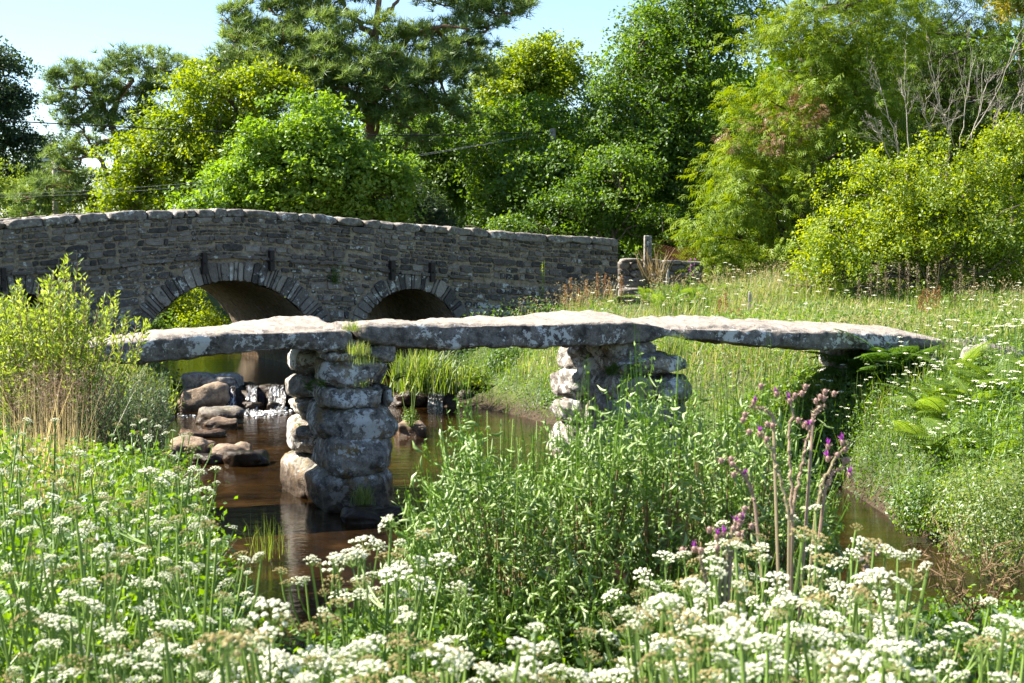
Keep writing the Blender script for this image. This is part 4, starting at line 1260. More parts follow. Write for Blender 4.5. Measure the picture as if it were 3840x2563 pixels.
# ------------------------------------------------------------------ Scots pines, drawn limb by limb
_t = []
for k in range(10):
    a = k * 2.399
    el = 0.35 + 0.5 * ((k * 0.618) % 1)
    d = np.array([math.cos(a) * math.cos(el), math.sin(a) * math.cos(el), math.sin(el)])
    s = norm(np.cross(d, [0.2, 0.3, 1.0])) * 0.05
    b0 = np.array([0, 0, 0.25 * ((k * 0.37) % 1)])
    _t += [b0 - s, b0 + s, b0 + d]
NEEDLES = (np.array(_t), np.arange(30).reshape(-1, 3))
def pine(name, label, Y, base, trunk, limbs, pads, mat='pine', tr=0.24, size=0.20, dens=1.0):
    """trunk / limbs: pixel polylines; pads: flat needle pads (px, py, rx, ry, dY)"""
    b = at(base[0], base[1], Y); b[2] = Tz(b[0], b[1]) - 0.1
    t = thing(name, b, label, 'tree')
    mb = MB()
    P = smooth_path([b] + [at(x, y, Y) for x, y in trunk], 26, 0.03)
    mb.tube(P, np.linspace(tr, tr * 0.3, 26), 9)
    nodes = [P[4:]]
    for k, (r, dY, pl) in enumerate(limbs):
        q = np.array([at(x, y, Y + dY * i / max(len(pl) - 1, 1)) for i, (x, y) in enumerate(pl)])
        Q = smooth_path(q, 14, 0.03)
        mb.tube(Q, np.linspace(r, r * 0.3, 14), 7)
        nodes.append(Q[3:])
    nodes = np.concatenate(nodes)
    mp = MB()
    for (px, py, rx, ry, dY) in pads:
        c = at(px, py, Y + dY)
        s = Y / FPX
        rr = np.array([rx * s * 1.1, rx * s * 0.75, ry * s * 1.15])
        near = nodes[np.argmin(((nodes - c) ** 2).sum(1))]
        Q = smooth_path([near, (near + c) / 2 + np.array([0, 0, -0.15]), c - np.array([0, 0, 0.5 * rr[2]])], 7, 0.03)
        mb.tube(Q, np.linspace(0.05, 0.02, 7), 5)
        for _ in range(6):
            e = c + norm(R.normal(size=3)) * rr * 0.85
            mb.tube(smooth_path([Q[-2], (Q[-2] + e) / 2 - np.array([0, 0, 0.05]), e], 5, 0.02), np.linspace(0.022, 0.007, 5), 4)
        n = int(dens * (30 + 95 * rr[0] * (rr[2] + 0.5 * rr[1])))
        # sub-clusters of shoots within the pad
        m_ = max(4, int(n / 9))
        d = norm(R.normal(size=(m_, 3)) + np.array([0, 0, 0.25]))
        cc = c + d * rr * (0.45 + 0.55 * R.random((m_, 1)))
        k = R.integers(0, m_, n)
        pp = cc[k] + R.normal(0, 0.13, (n, 3)) * np.array([1, 1, 0.6])
        ax, ay, az = axes(norm(d[k] * 0.6 + np.array([0, 0, 0.7]) + R.normal(0, 0.35, (n, 3))))
        rn = np.clip(R.normal(0.45, 0.12) + R.normal(0, 0.16, m_)[k] + R.normal(0, 0.1, n), 0, 1)
        mp.scatter(NEEDLES[0], NEEDLES[1], pp, ax, ay, az, size * R.uniform(0.7, 1.35, n), rn)
    mb.build('trunk', M['barkpine'], t, smooth=True)
    mp.build('crown', M[mat], t)
    return t
pads = []
for (px, py, rx, ry, dY) in ((1020, 60, 150, 70, 0), (1130, 20, 110, 60, .5), (940, 120, 90, 50, -.5), (1050, 140, 130, 50, -.8), (1180, 90, 110, 60, -.4), (950, 200, 120, 50, -.6), (1080, 240, 150, 50, -1.0), (870, 240, 80, 40, 0), (830, 215, 50, 30, 0.2),
                             (1180, 190, 110, 50, -1.2), (1240, 250, 110, 60, -1.5), (980, 310, 150, 45, -.6), (900, 300, 90, 40, -.2), (1120, 330, 150, 40, -.8), (1270, 90, 90, 60, -1.3), (1300, 170, 90, 60, -1.6),
                             (1420, 230, 140, 60, -1.8), (1350, 290, 120, 50, -2.0), (1520, 190, 110, 60, -1.0), (1600, 150, 130, 50, -.5), (1700, 120, 120, 45, .3), (1800, 80, 120, 45, .6), (1900, 40, 90, 40, .8), (1960, 10, 50, 30, .8),
                             (1560, 290, 150, 60, -1.5), (1640, 240, 120, 60, -1), (1720, 200, 110, 50, -.4), (1660, 330, 150, 60, -1.2), (1780, 180, 90, 40, 0), (1500, 350, 140, 50, -1.8), (1800, 260, 100, 40, -.4), (1600, 400, 130, 40, -1.2),
                             (1450, 100, 70, 40, -.8), (1750, 20, 130, 35, .5), (1650, 0, 110, 35, .4), (1830, 20, 90, 35, .8), (1150, -40, 160, 50, 0), (1400, -60, 180, 50, 0), (1680, -60, 150, 40, .4), (1450, 310, 90, 40, -2.2),
                             (1400, 570, 90, 30, -.8), (1480, 610, 90, 40, -.8), (1560, 500, 90, 40, -.8), (1350, 430, 60, 25, -1), (1700, 420, 90, 40, -1), (1480, 440, 80, 30, -1.5)):
    pads.append((px, py, rx, ry, dY))
pads += [(1000, 0, 140, 50, 0.3), (1100, 180, 120, 45, -0.3), (1010, 260, 120, 40, -0.9), (1150, 280, 130, 40, -1.2), (1230, 180, 110, 50, -1.0), (900, 170, 90, 40, 0), (1250, 330, 120, 40, -1.4), (1060, 380, 150, 35, -0.8), (930, 360, 110, 30, -0.4), (1180, 420, 120, 30, -1.0), (1350, 230, 100, 45, -1.8), (1210, 20, 90, 50, -0.5), (860, 300, 80, 30, 0), (800, 250, 50, 25, 0), (880, 60, 60, 40, 0.2), (900, 130, 70, 40, 0.2), (1330, 350, 110, 40, -1.6), (1500, 270, 120, 50, -1.4), (1420, 390, 110, 35, -1.6)]
pine('scots_pine', 'tall spreading Scots pine with orange limbs rising behind the middle of the bridge', 50, (1390, 850),
     [(1395, 700), (1388, 540), (1392, 400), (1400, 250), (1408, 120), (1420, 0), (1425, -80)],
     [(0.12, -1.0, [(1390, 420), (1300, 330), (1180, 260), (1060, 230), (960, 210)]), (0.10, -.6, [(1390, 360), (1250, 330), (1120, 310), (1000, 250), (900, 240)]), (0.12, 0.3, [(1400, 140), (1340, 80), (1300, 40), (1270, -40)]),
      (0.13, -.5, [(1395, 260), (1470, 190), (1560, 120), (1640, 100), (1760, 110)]), (0.09, .6, [(1620, 110), (1720, 170), (1820, 120), (1900, 50)]), (0.11, 0.4, [(1405, 100), (1460, 40), (1520, -40)]), (0.10, -1.2, [(1390, 400), (1480, 310), (1560, 290), (1650, 300)]),
      (0.09, -.8, [(1390, 470), (1340, 430), (1290, 350), (1250, 280)]), (0.08, -.8, [(1440, 320), (1490, 400), (1520, 470), (1560, 500)]), (0.09, -.3, [(1392, 330), (1330, 260), (1290, 180), (1200, 150)]), (0.08, -1.0, [(1395, 530), (1430, 400), (1470, 330)])],
     pads, tr=0.26, size=0.27, dens=1.45)
pads = [(560, 230, 120, 50, 0), (440, 240, 100, 50, 0), (620, 260, 90, 50, .3), (360, 270, 110, 55, -.3), (480, 300, 140, 50, -.5), (270, 300, 90, 45, -.3), (220, 310, 50, 40, -.3), (330, 340, 100, 45, -.6), (600, 320, 90, 40, 0), (680, 270, 60, 35, .4), (730, 265, 40, 25, .4),
        (230, 390, 60, 35, -.4), (300, 400, 90, 40, -.6), (430, 360, 110, 50, -.6), (520, 390, 70, 40, -.2), (260, 440, 60, 35, -.5), (360, 450, 90, 40, -.6), (430, 480, 110, 35, -.6), (310, 470, 70, 30, -.5), (500, 450, 70, 40, -.2), (560, 420, 50, 30, 0),
        (400, 400, 80, 40, -.4), (300, 545, 50, 28, 0), (250, 570, 55, 25, 0), (200, 610, 60, 25, 0), (390, 560, 40, 22, 0), (170, 690, 80, 30, -.2), (250, 680, 90, 35, -.3), (330, 670, 60, 28, -.2), (120, 740, 80, 30, -.3), (220, 750, 100, 30, -.3), (320, 730, 60, 25, -.2), (120, 800, 90, 25, -.4), (370, 770, 40, 25, 0), (350, 575, 60, 20, 0)]
pine('scots_pine', 'leaning crooked Scots pine at the left, low limbs hanging behind the parapet', 50, (385, 830),
     [(395, 770), (415, 700), (435, 660), (450, 600), (430, 520), (410, 440), (450, 350), (500, 300)],
     [(0.10, 0, [(420, 690), (390, 620), (370, 575), (335, 570), (300, 610), (280, 640)]), (0.09, 0, [(440, 520), (380, 530), (340, 560)]), (0.10, 0, [(410, 440), (360, 370), (300, 320)]), (0.07, -.2, [(390, 760), (330, 740), (250, 700), (180, 700)]), (0.08, .2, [(530, 470), (525, 380), (540, 310), (600, 260)]), (0.07, .2, [(450, 510), (510, 480), (530, 440)])],
     pads, tr=0.24, size=0.24, dens=1.25)

# ------------------------------------------------------------------ poles, wires, fence, steps
def box_mesh(mb, c, ux, uy, uz, dx, dy, dz, taper=1.0):
    s = np.array([(-1, -1, -1), (1, -1, -1), (1, 1, -1), (-1, 1, -1), (-taper, -taper, 1), (taper, -taper, 1), (taper, taper, 1), (-taper, taper, 1)]) / 2
    V = c + s[:, :1] * dx * np.asarray(ux) + s[:, 1:2] * dy * np.asarray(uy) + s[:, 2:] * dz * np.asarray(uz)
    mb.add(V, np.array([(3, 2, 1, 0), (4, 5, 6, 7), (0, 1, 5, 4), (1, 2, 6, 5), (2, 3, 7, 6), (3, 0, 4, 7)]))
EX, EY, EZ = np.eye(3)
top = at(2074, 482, 49.4); base = top.copy(); base[2] = Tz(top[0], top[1]) - 0.2
pole = thing('utility_pole', base, 'wooden utility pole half buried in the trees beside the large oak', 'pole')
mb = MB(); mb.tube(np.linspace(base, top, 8), np.linspace(0.13, 0.10, 8), 10); mb.build('shaft', M['postwood'], pole, smooth=True)
mb = MB(); box_mesh(mb, at(2062, 535, 49.2), EX, EY, EZ, 0.10, 0.08, 0.16); mb.build('junction_box', M['wire'], pole)
mb = MB(); mb.tube([at(2050, 497, 49.3), at(2076, 493, 49.3)], [0.025, 0.025], 6); mb.build('bracket', M['wiregrey'], pole)
top = at(204, 588, 56); base = top.copy(); base[2] = Tz(top[0], top[1]) - 0.2
pole2 = thing('utility_pole', base, 'utility pole with pale steel crossarm in front of the dark left tree', 'pole')
mb = MB(); mb.tube(np.linspace(base, top, 8), np.linspace(0.13, 0.10, 8), 10); mb.build('shaft', M['postwood'], pole2, smooth=True)
mb = MB(); box_mesh(mb, at(196, 600, 55.85), EX, EY, EZ, 0.76, 0.08, 0.09); mb.build('crossarm', M['whitepaint'], pole2)
for x in (163, 212):
    mb = MB(); c = at(x, 593, 55.85); mb.tube([c, c + EZ * 0.05, c + EZ * 0.06, c + EZ * 0.10, c + EZ * 0.11, c + EZ * 0.16], [0.03, 0.03, 0.05, 0.045, 0.03, 0.02], 8); mb.build('insulator', M['whitepaint'], pole2)
def wire(pts, r, mat, lab):
    P = smooth_path([at(*q) for q in pts], 40)
    mb = MB(); mb.tube(P, np.full(40, r), 5)
    tag(mb.build('overhead_wire', M[mat], None, True), lab, 'wire')
wire([(-200, 442, 38.5), (0, 453, 39), (300, 469, 40), (700, 490, 41.5), (1100, 504, 43), (1500, 509, 44.5), (1800, 505, 46), (2052, 497, 49.3)], 0.016, 'wire', 'thick black overhead cable sagging across the trees to the pole')
wire([(2052, 497, 49.3), (1800, 543, 45.5), (1500, 592, 44), (1300, 618, 43), (1000, 655, 42), (700, 690, 41), (350, 715, 40.2), (-150, 738, 39.5)], 0.0042, 'wiregrey', 'upper thin grey wire running down left from the pole')
wire([(2052, 499, 49.3), (1800, 546, 45.5), (1500, 598, 44), (1300, 628, 43), (1000, 668, 42), (700, 703, 41), (350, 728, 40.2), (-150, 748, 39.5)], 0.0042, 'wiregrey', 'lower thin grey wire running down left from the pole')

# low wall with pale coping behind the steps
e0 = bpt(np.array(TR), np.array(0.35), np.array(0.0))
wy = e0[1] + 0.5
lw = thing('low_roadside_wall', [e0[0] + 1.5, wy, 1.6], 'low roadside wall with pale flat coping running right from the bridge end', 'wall')
a = at(2322, 968, wy); b = at(2630, 982, wy)
n_ = 4
for i in range(n_):
    p0 = a + (b - a) * i / n_; p1 = a + (b - a) * (i + 1) / n_
    V, F = stone((np.linalg.norm(p1 - p0), 0.36, 0.11), 700 + i, 6, 8, 0.02, 0.006)
    c = (p0 + p1) / 2 - EZ * 0.055
    mb = MB(); mb.add(c + V, F); mb.build('coping_stone', M['coping'], lw, smooth=True, loc=c)
for row in range(6):
    x = a[0] - 0.05
    while x < b[0]:
        w = R.uniform(0.25, 0.5)
        V, F = stone((w * 1.02, 0.30, 0.22), 720 + row * 40 + int(x * 7), 5, 5, 0.07, 0.01)
        c = np.array([x + w / 2, wy + 0.02, np.interp(x, [a[0], b[0]], [a[2], b[2]]) - 0.21 - 0.2 * row])
        mb = MB(); mb.add(c + V, F, R.uniform(0.3, 0.9)); mb.build('wall_stone', M['wall'], lw, smooth=True, loc=c)
        x += w
# steps
sy = e0[1] - 0.25
st = thing('stone_steps', [e0[0] + 0.4, sy, 1.5], 'worn stone steps climbing beside the right end of the road bridge', 'steps')
for i, (x0, x1, y) in enumerate(((2322, 2440, 1148), (2322, 2425, 1110), (2325, 2420, 1078), (2332, 2418, 1048), (2335, 2415, 1018), (2322, 2418, 985))):
    p0 = at(x0, y, sy + 0.22 * i); p1 = at(x1, y, sy + 0.22 * i)
    V, F = stone((p1[0] - p0[0] + 0.1, 0.5, 0.30), 800 + i, 8, 5, 0.07, 0.012)
    c = (p0 + p1) / 2 + np.array([0, 0.2, -0.15])
    mb = MB(); mb.add(c + V, F); mb.build('step', M['coping'], st, smooth=True, loc=c)
# granite gate post, rusty mesh, dead brush
gp = at(2428, 1040, sy - 0.1)
gp[2] = Tz(gp[0], gp[1]) - 0.1
tp = at(2428, 884, sy - 0.1)
post = thing('gate_post', gp, 'square weathered granite gate post standing right of the stone steps', 'post')
mb = MB(); box_mesh(mb, np.array([gp[0], gp[1], (gp[2] + tp[2]) / 2 - 0.01]), norm([1, 0.12, 0]), norm([-0.12, 1, 0]), EZ, 0.20, 0.19, tp[2] - gp[2] - 0.02, 0.94); box_mesh(mb, np.array([gp[0], gp[1], tp[2] - 0.01]), norm([1, 0.12, 0]), norm([-0.12, 1, 0]), EZ, 0.186, 0.176, 0.025, 0.86); mb.build('shaft', M['coping'], post)
mb = MB()
for zz in (0.12, 0.30):
    c = np.array([gp[0] - 0.02, gp[1] - 0.10, tp[2] - zz]); mb.tube([c, c - EY * 0.012], [0.018, 0.018], 8)
mb.build('bolt_hole', M['iron'], post)
fz = at(2450, 975, sy + 0.3); fe = at(2640, 975, sy + 1.2)
mf = thing('mesh_fence', [(fz[0] + fe[0]) / 2, fz[1], fz[2]], 'rusty sagging wire mesh strung right of the granite gate post', 'fence')
mb = MB()
h_ = 0.46
for s_ in (-1, 1):
    for k in np.arange(-0.5, 2.0, 0.075):
        q = []
        for u in np.linspace(0, 1, 14):
            xx = k + s_ * (u - (0 if s_ > 0 else 1)) * h_ * 0.8
            if 0 <= xx <= 1.55:
                pt = fz + (fe - fz) * xx / 1.55
                pt = pt + EZ * (u * h_ * (1 - 0.25 * math.sin(xx * 2.0) ** 2) - 0.02) + EY * 0.05 * math.sin(xx * 5)
                q.append(pt)
        if len(q) > 2:
            mb.tube(np.array(q), np.full(len(q), 0.006), 4)
mb.build('wire_mesh', M['rust'], mf)
mb = MB()
mb.tube([tp - EZ * 0.12, fe + EZ * 0.5], [0.007, 0.007], 4); mb.build('top_wire', M['rust'], mf)
c = at(2462, 1085, sy - 0.35); c[2] = Tz(c[0], c[1])
db = thing('dead_brush_bundle', c, 'bundle of dry pale dead stalks heaped against the gate post', 'dead brush')
mb = MB()
for _ in range(90):
    p0 = c + np.array([R.normal(0.05, 0.16), R.normal(0, 0.1), R.uniform(0, 0.15)])
    p1 = at(2450 + R.normal(0, 45), R.uniform(925, 1040), sy - 0.35 + R.normal(0, 0.12))
    mb.tube(smooth_path([p0, (p0 + p1) / 2 + R.normal(0, 0.08, 3), p1], 6, 0.01), np.linspace(0.010, 0.004, 6), 4, R.random())
mb.build('stalks', M['straw'], db)
mb = MB()
for _ in range(6):
    V, F = stone((0.25, 0.2, 0.35), 870 + _, 6, 2.5, 0.2, 0.01)
    mb.add(at(2470 + R.normal(0, 25), 1050 + R.normal(0, 15), sy - 0.3) + V * 0.6, F)
mb.build('torn_sheet', M['deadwood'], db, smooth=True)
def fence_post(px, y0, y1, Y, w, lab):
    a, b = at(px, y1, Y), at(px - 2, y0, Y)
    a[2] = min(a[2], Tz(a[0], a[1])) - 0.1
    V, F = stone((w, w, b[2] - a[2]), int(px), 6, 7, 0.03, 0.005)
    V[:, 0] += V[:, 2] * 0.03
    mb = MB(); mb.add((a + b) / 2 + V, F)
    return tag(mb.build('fence_post', M['postwood'], None, True, loc=(a + b) / 2), lab, 'post', 'short fence posts in the meadow')
fence_post(2503, 1008, 1080, sy - 1.2, 0.075, 'short thin wooden post just right of the dead brush bundle')
fence_post(2811, 1086, 1160, 34, 0.075, 'short pale wooden post standing alone in the meadow grass')

# ------------------------------------------------------------------ low vegetation
def frustum(P, m=350):
    px, py = topx(P)
    return (px > -m) & (px < 3840 + m) & (py < 2563 + 500) & (P[:, 1] > 1.2)
def blades(mb, P, h, w, lean, rnd, curl=0.5):
    """grass blades rooted at P"""
    n = len(P)
    a = R.random(n) * 2 * math.pi
    d = np.stack([np.cos(a), np.sin(a), 0 * a], 1)
    sd = np.stack([-np.sin(a + R.normal(0, .6, n)), np.cos(a), 0 * a], 1)
    ln = np.abs(R.normal(0, lean, n))
    h = np.broadcast_to(h, (n,)); w = np.broadcast_to(w, (n,))
    mid = P + EZ * (h * 0.55)[:, None] + d * (ln * h * 0.35)[:, None]
    tip = P + EZ * (h * (1 - 0.25 * curl * np.minimum(ln * 2, 1.5)))[:, None] + d * (ln * h)[:, None]
    V = np.stack([P - sd * w[:, None] / 2, P + sd * w[:, None] / 2, mid - sd * w[:, None] * 0.4, mid + sd * w[:, None] * 0.4, tip], 1)
    off = (np.arange(n) * 5)[:, None, None]
    F = (np.array([(0, 1, 3), (0, 3, 2), (2, 3, 4)])[None] + off).reshape(-1, 3)
    mb.add(V.reshape(-1, 3), F, np.repeat(rnd, 5))
    return tip
def ground_pts(n, x0, x1, y0, y1, dmin=0.0, dmax=99, mask=None):
    x = R.uniform(x0, x1, n); y = R.uniform(y0, y1, n)
    d = river_d(x, y)
    k = (d > dmin) & (d < dmax)
    P = np.stack([x[k], y[k], T(x[k], y[k]) - 0.02], 1)
    P = P[frustum(P)]
    if mask is not None and len(P):
        P = P[mask(P)]
    return P
def patch(P, seed, sc=0.6):
    return np.clip(0.5 + 0.6 * fbm(np.stack([P[:, 0] * sc, P[:, 1] * sc, 0 * P[:, 0]], 1), seed, 2), 0, 1)
def bits(mb, P, h, size, tmpl, per=6, spread=0.12, rnd=None, up=0.5):
    """small leaves filling the height h over each root"""
    n = len(P)
    Q = (P[:, None] + R.normal(0, spread, (n, per, 3)) * np.array([1, 1, 0])).reshape(-1, 3)
    hh = np.repeat(np.broadcast_to(h, (n,)), per)
    Q[:, 2] += hh * R.random(n * per) ** 0.7
    nn = norm(R.normal(0, 0.6, Q.shape) + np.array([0, 0, up]))
    ax, ay, az = axes(nn)
    r = np.repeat(rnd if rnd is not None else patch(P, 3), per)
    mb.scatter(tmpl[0], tmpl[1], Q, ax, ay, az, size * R.uniform(0.6, 1.4, len(Q)), np.clip(r + R.normal(0, 0.15, len(Q)), 0, 1))

# not over the built stone, and short on the steps' foot
def off_bridge(P):
    q = P - B0
    t = q @ BU; bk = q @ BB
    a = ~((t > TL - 1) & (t < TR + 0.1) & (bk > -0.15) & (bk < BW + 0.1))
    q = P - C0
    t = q @ CU; bk = q @ CB
    piers = ((t > -0.3) & (t < 1.3)) | ((t > 4.0) & (t < 5.6)) | (t > 8.3) | (t < -3.2)
    return a & ~((t > -5.2) & (t < 10.2) & (bk > -0.1) & (bk < 2.2) & piers)

# near bank: lush herbs and grass
def near_h(P):
    """height of the green cover on the camera's bank; a lane down to the water stays low"""
    px, py = topx(P)
    lane = np.exp(-((P[:, 0] + 0.155 * P[:, 1]) / (0.042 * P[:, 1])) ** 2)
    base = 0.62 * (1 - 0.80 * np.clip(lane, 0, 1))
    return base * np.where(P[:, 1] > 9, 0.8, 1.0)
mb = MB()
P = np.concatenate([ground_pts(17000, -6, 6, 1.6, 6.5), ground_pts(14000, -7.5, 8, 6, 14.5)])
h = near_h(P)
blades(mb, P, h * R.uniform(0.4, 1.15, len(P)), 0.004 + 0.0005 * P[:, 1], 0.35, np.clip(patch(P, 8) + R.normal(0, .18, len(P)), 0, 1))
mb.build('bank_grass', M['grass'], None, stuff=True)
mb = MB()
P = np.concatenate([ground_pts(18000, -6, 6, 1.6, 6.5), ground_pts(15000, -7.5, 8, 6, 14.5)])
bits(mb, P, near_h(P) * 1.05, 0.026 + 0.0012 * P[:, 1].mean(), KITE, 7, 0.10)
mb.build('bank_herbs', M['herb'], None, stuff=True)

# left bank beyond, right bank, meadow
mb = MB()
P = ground_pts(26000, -13, -3.2, 14, 36, 0.0, 9, off_bridge)
blades(mb, P, R.uniform(0.25, 0.8, len(P)), 0.012, 0.4, np.clip(patch(P, 4) + R.normal(0, .18, len(P)), 0, 1))
P = ground_pts(5000, -13, -3.2, 14, 36, 0.0, 9, off_bridge)
bits(mb, P, 0.45, 0.08, KITE, 6, 0.15)
P = ground_pts(12000, -22, -3, 36, 56, 0.0, 30, off_bridge)
blades(mb, P, R.uniform(0.3, 0.9, len(P)), 0.02, 0.4, np.clip(patch(P, 4) + R.normal(0, .18, len(P)), 0, 1))
mb.build('left_bank_grass', M['grass'], None, stuff=True)
mb = MB()
P = ground_pts(85000, -3, 24, 22, 47, 0.6, 99, off_bridge)
hh = 0.26 + 0.34 * patch(P, 12, 0.35)
qb = (P - B0) @ BB; qt = (P - B0) @ BU
hh = hh * np.where((qt < TR + 0.6) & (qb > -2.5), 0.45, 1.0)
px_, _ = topx(P)
keep = ~((px_ > 2318) & (px_ < 2440) & (P[:, 1] > 35.5) & (P[:, 1] < 44))
P, hh = P[keep], hh[keep]
blades(mb, P, hh * R.uniform(0.5, 1.35, len(P)), 0.013, 0.32, np.clip(patch(P, 6, 0.5) * 0.8 + R.normal(0.08, .20, len(P)), 0, 1))
mb.build('meadow_grass', M['hay'], None, stuff=True)
mb = MB()
P = ground_pts(16000, 0, 22, 25, 46, 1.2, 99, off_bridge)
px_, _ = topx(P)
P = P[~((px_ > 2318) & (px_ < 2440) & (P[:, 1] > 35.5)) & (patch(P, 71, 0.45) > 0.60)]
tip = blades(mb, P, R.uniform(0.4, 0.85, len(P)), 0.008, 0.25, R.random(len(P)), 0.3)
hp = np.repeat(tip, 4, 0); hp = hp + R.normal(0, 0.03, hp.shape)
ax, ay, az = axes(R.normal(size=hp.shape))
mb.scatter(SLIM[0], SLIM[1], hp, ax, ay, az, R.uniform(.03, .06, len(hp)), R.random(len(hp)))
mb.build('seeding_grass', M['straw'], None, stuff=True)
mb = MB()
P = ground_pts(15000, -3, 20, 15.5, 36, 0.0, 4.0, off_bridge)
bits(mb, P, 0.3 + 0.75 * patch(P, 15, 0.5), 0.075, SLIM, 9, 0.16)
P = np.concatenate([ground_pts(9000, 4, 9.5, 15.5, 24.5, -0.05, 1.3, off_bridge), ground_pts(7000, -3.5, 6, 22, 36, -0.05, 0.8, off_bridge)])
bits(mb, P, 0.34, 0.06, SLIM, 7, 0.10)
P = ground_pts(16000, -3, 20, 15.5, 34, 0.0, 3.5, off_bridge)
blades(mb, P, R.uniform(0.2, 0.85, len(P)), 0.011, 0.4, np.clip(patch(P, 4) + R.normal(0, .18, len(P)), 0, 1))
mb.build('right_bank_herbs', M['herb'], None, stuff=True)
mb = MB()
P = ground_pts(9000, 2, 24, 24, 46, 1.5, 99, off_bridge)
px_, _ = topx(P)
P = P[~((px_ > 2318) & (px_ < 2440) & (P[:, 1] > 35.5))]
P = P[patch(P, 33, 0.4) > 0.45]
bits(mb, P, 0.15 + 0.5 * patch(P, 12, 0.35), 0.085, SLIM, 10, 0.22)
mb.build('meadow_herbs', M['beech'], None, stuff=True)
mb = MB()
q = C0 + CU * R.uniform(7.2, 9.4, 500)[:, None] + CB * R.uniform(-0.3, 2.6, 500)[:, None]
q = q[(river_d(q[:, 0], q[:, 1]) > -0.1)]
q[:, 2] = T(q[:, 0], q[:, 1])
bits(mb, q, 0.22, 0.10, KITE, 10, 0.14)
mb.build('shade_plants', M['dark'], None, stuff=True)

# ------------------------------------------------------------------ umbellifers
C2, F2 = cube_grid(2)
S2 = norm(C2)
def umbel(seed, tan=False):
    """one compound umbel: rays, and a lumpy dome of florets on each; unit diameter, base at the origin"""
    r = np.random.default_rng(seed)
    heads, rays = MB(), MB()
    n = 17
    for k in range(n):
        a = k * 2.39996
        q = math.sqrt((k + 0.4) / n)
        e = np.array([math.cos(a) * q * 0.44, math.sin(a) * q * 0.44, 0.46 - 0.24 * q * q + r.normal(0, 0.02)])
        rays.tube(bez((0, 0, 0), e * np.array([0.75, 0.75, 0.45]), e, 4), [0.011, 0.009, 0.008, 0.007], 4, 0.6, False)
        rad = r.uniform(0.055, 0.085) * (0.9 if tan else 1)
        for j in range(10):
            b = j * 2.39996 + r.uniform(0, 6)
            s = math.sqrt((j + 0.3) / 10)
            c = e + np.array([math.cos(b) * s * rad, math.sin(b) * s * rad, 0.05 * (1 - s * s) + 0.02])
            heads.add(c + S2 * np.array([0.026, 0.026, 0.022]) * r.uniform(0.75, 1.3) * (0.75 if tan else 1), F2, r.random())
    return heads, rays
UM = []
for k in range(6):
    tan = k >= 4
    h_, r_ = umbel(900 + k, tan)
    UM.append((h_.mesh('umbel', M['petal_tan' if tan else 'petal'], True), r_.mesh('umbel_rays', M['stem'])))
ST = []
for k in range(7):
    """a stem one metre tall with side branches; returns mesh and the umbel seats"""
    r = np.random.default_rng(950 + k)
    mb = MB()
    lean = r.normal(0, 0.07, 2)
    P = bez((0, 0, 0), (lean[0] * 0.3, lean[1] * 0.3, 0.5), (lean[0], lean[1], 1.0), 9)
    mb.tube(P, np.linspace(0.0075, 0.004, 9), 5, 0.5, False)
    seats = [(P[-1], r.uniform(0.065, 0.085))]
    for b in range(r.integers(2, 5)):
        s = P[r.integers(4, 7)]
        a = r.uniform(0, 6.28)
        l = r.uniform(0.10, 0.24)
        e = np.array([s[0] + math.cos(a) * l, s[1] + math.sin(a) * l, r.uniform(0.84, 1.0)])
        mb.tube(bez(s, s + (e - s) * np.array([0.9, 0.9, 0.3]), e, 6), np.linspace(0.004, 0.003, 6), 4, 0.4, False)
        seats.append((e, r.uniform(0.05, 0.078)))
    lm = MB()
    pos, nn = [], []
    for j in range(9):
        a = r.uniform(0, 6.28); z0 = r.uniform(0.12, 0.72)
        l = 0.24 * (1 - 0.5 * z0)
        for m_ in range(16):
            u = (m_ + 1) / 16
            w = 0.35 * l * math.sin(u * math.pi) * r.uniform(-1, 1)
            pos.append((math.cos(a) * l * u - math.sin(a) * w, math.sin(a) * l * u + math.cos(a) * w, z0 + 0.10 * math.sin(u * 2.2)))
    pos = np.array(pos)
    nn = norm(r.normal(0, 0.5, pos.shape) + np.array([0, 0, 0.8]))
    ax, ay, az = axes(nn)
    lm.scatter(KITE[0], KITE[1], pos, ax, ay, az, r.uniform(0.020, 0.042, len(pos)), r.random(len(pos)))
    ST.append((mb.mesh('stem', M['stem']), lm.mesh('leaves', M['herb']), seats))
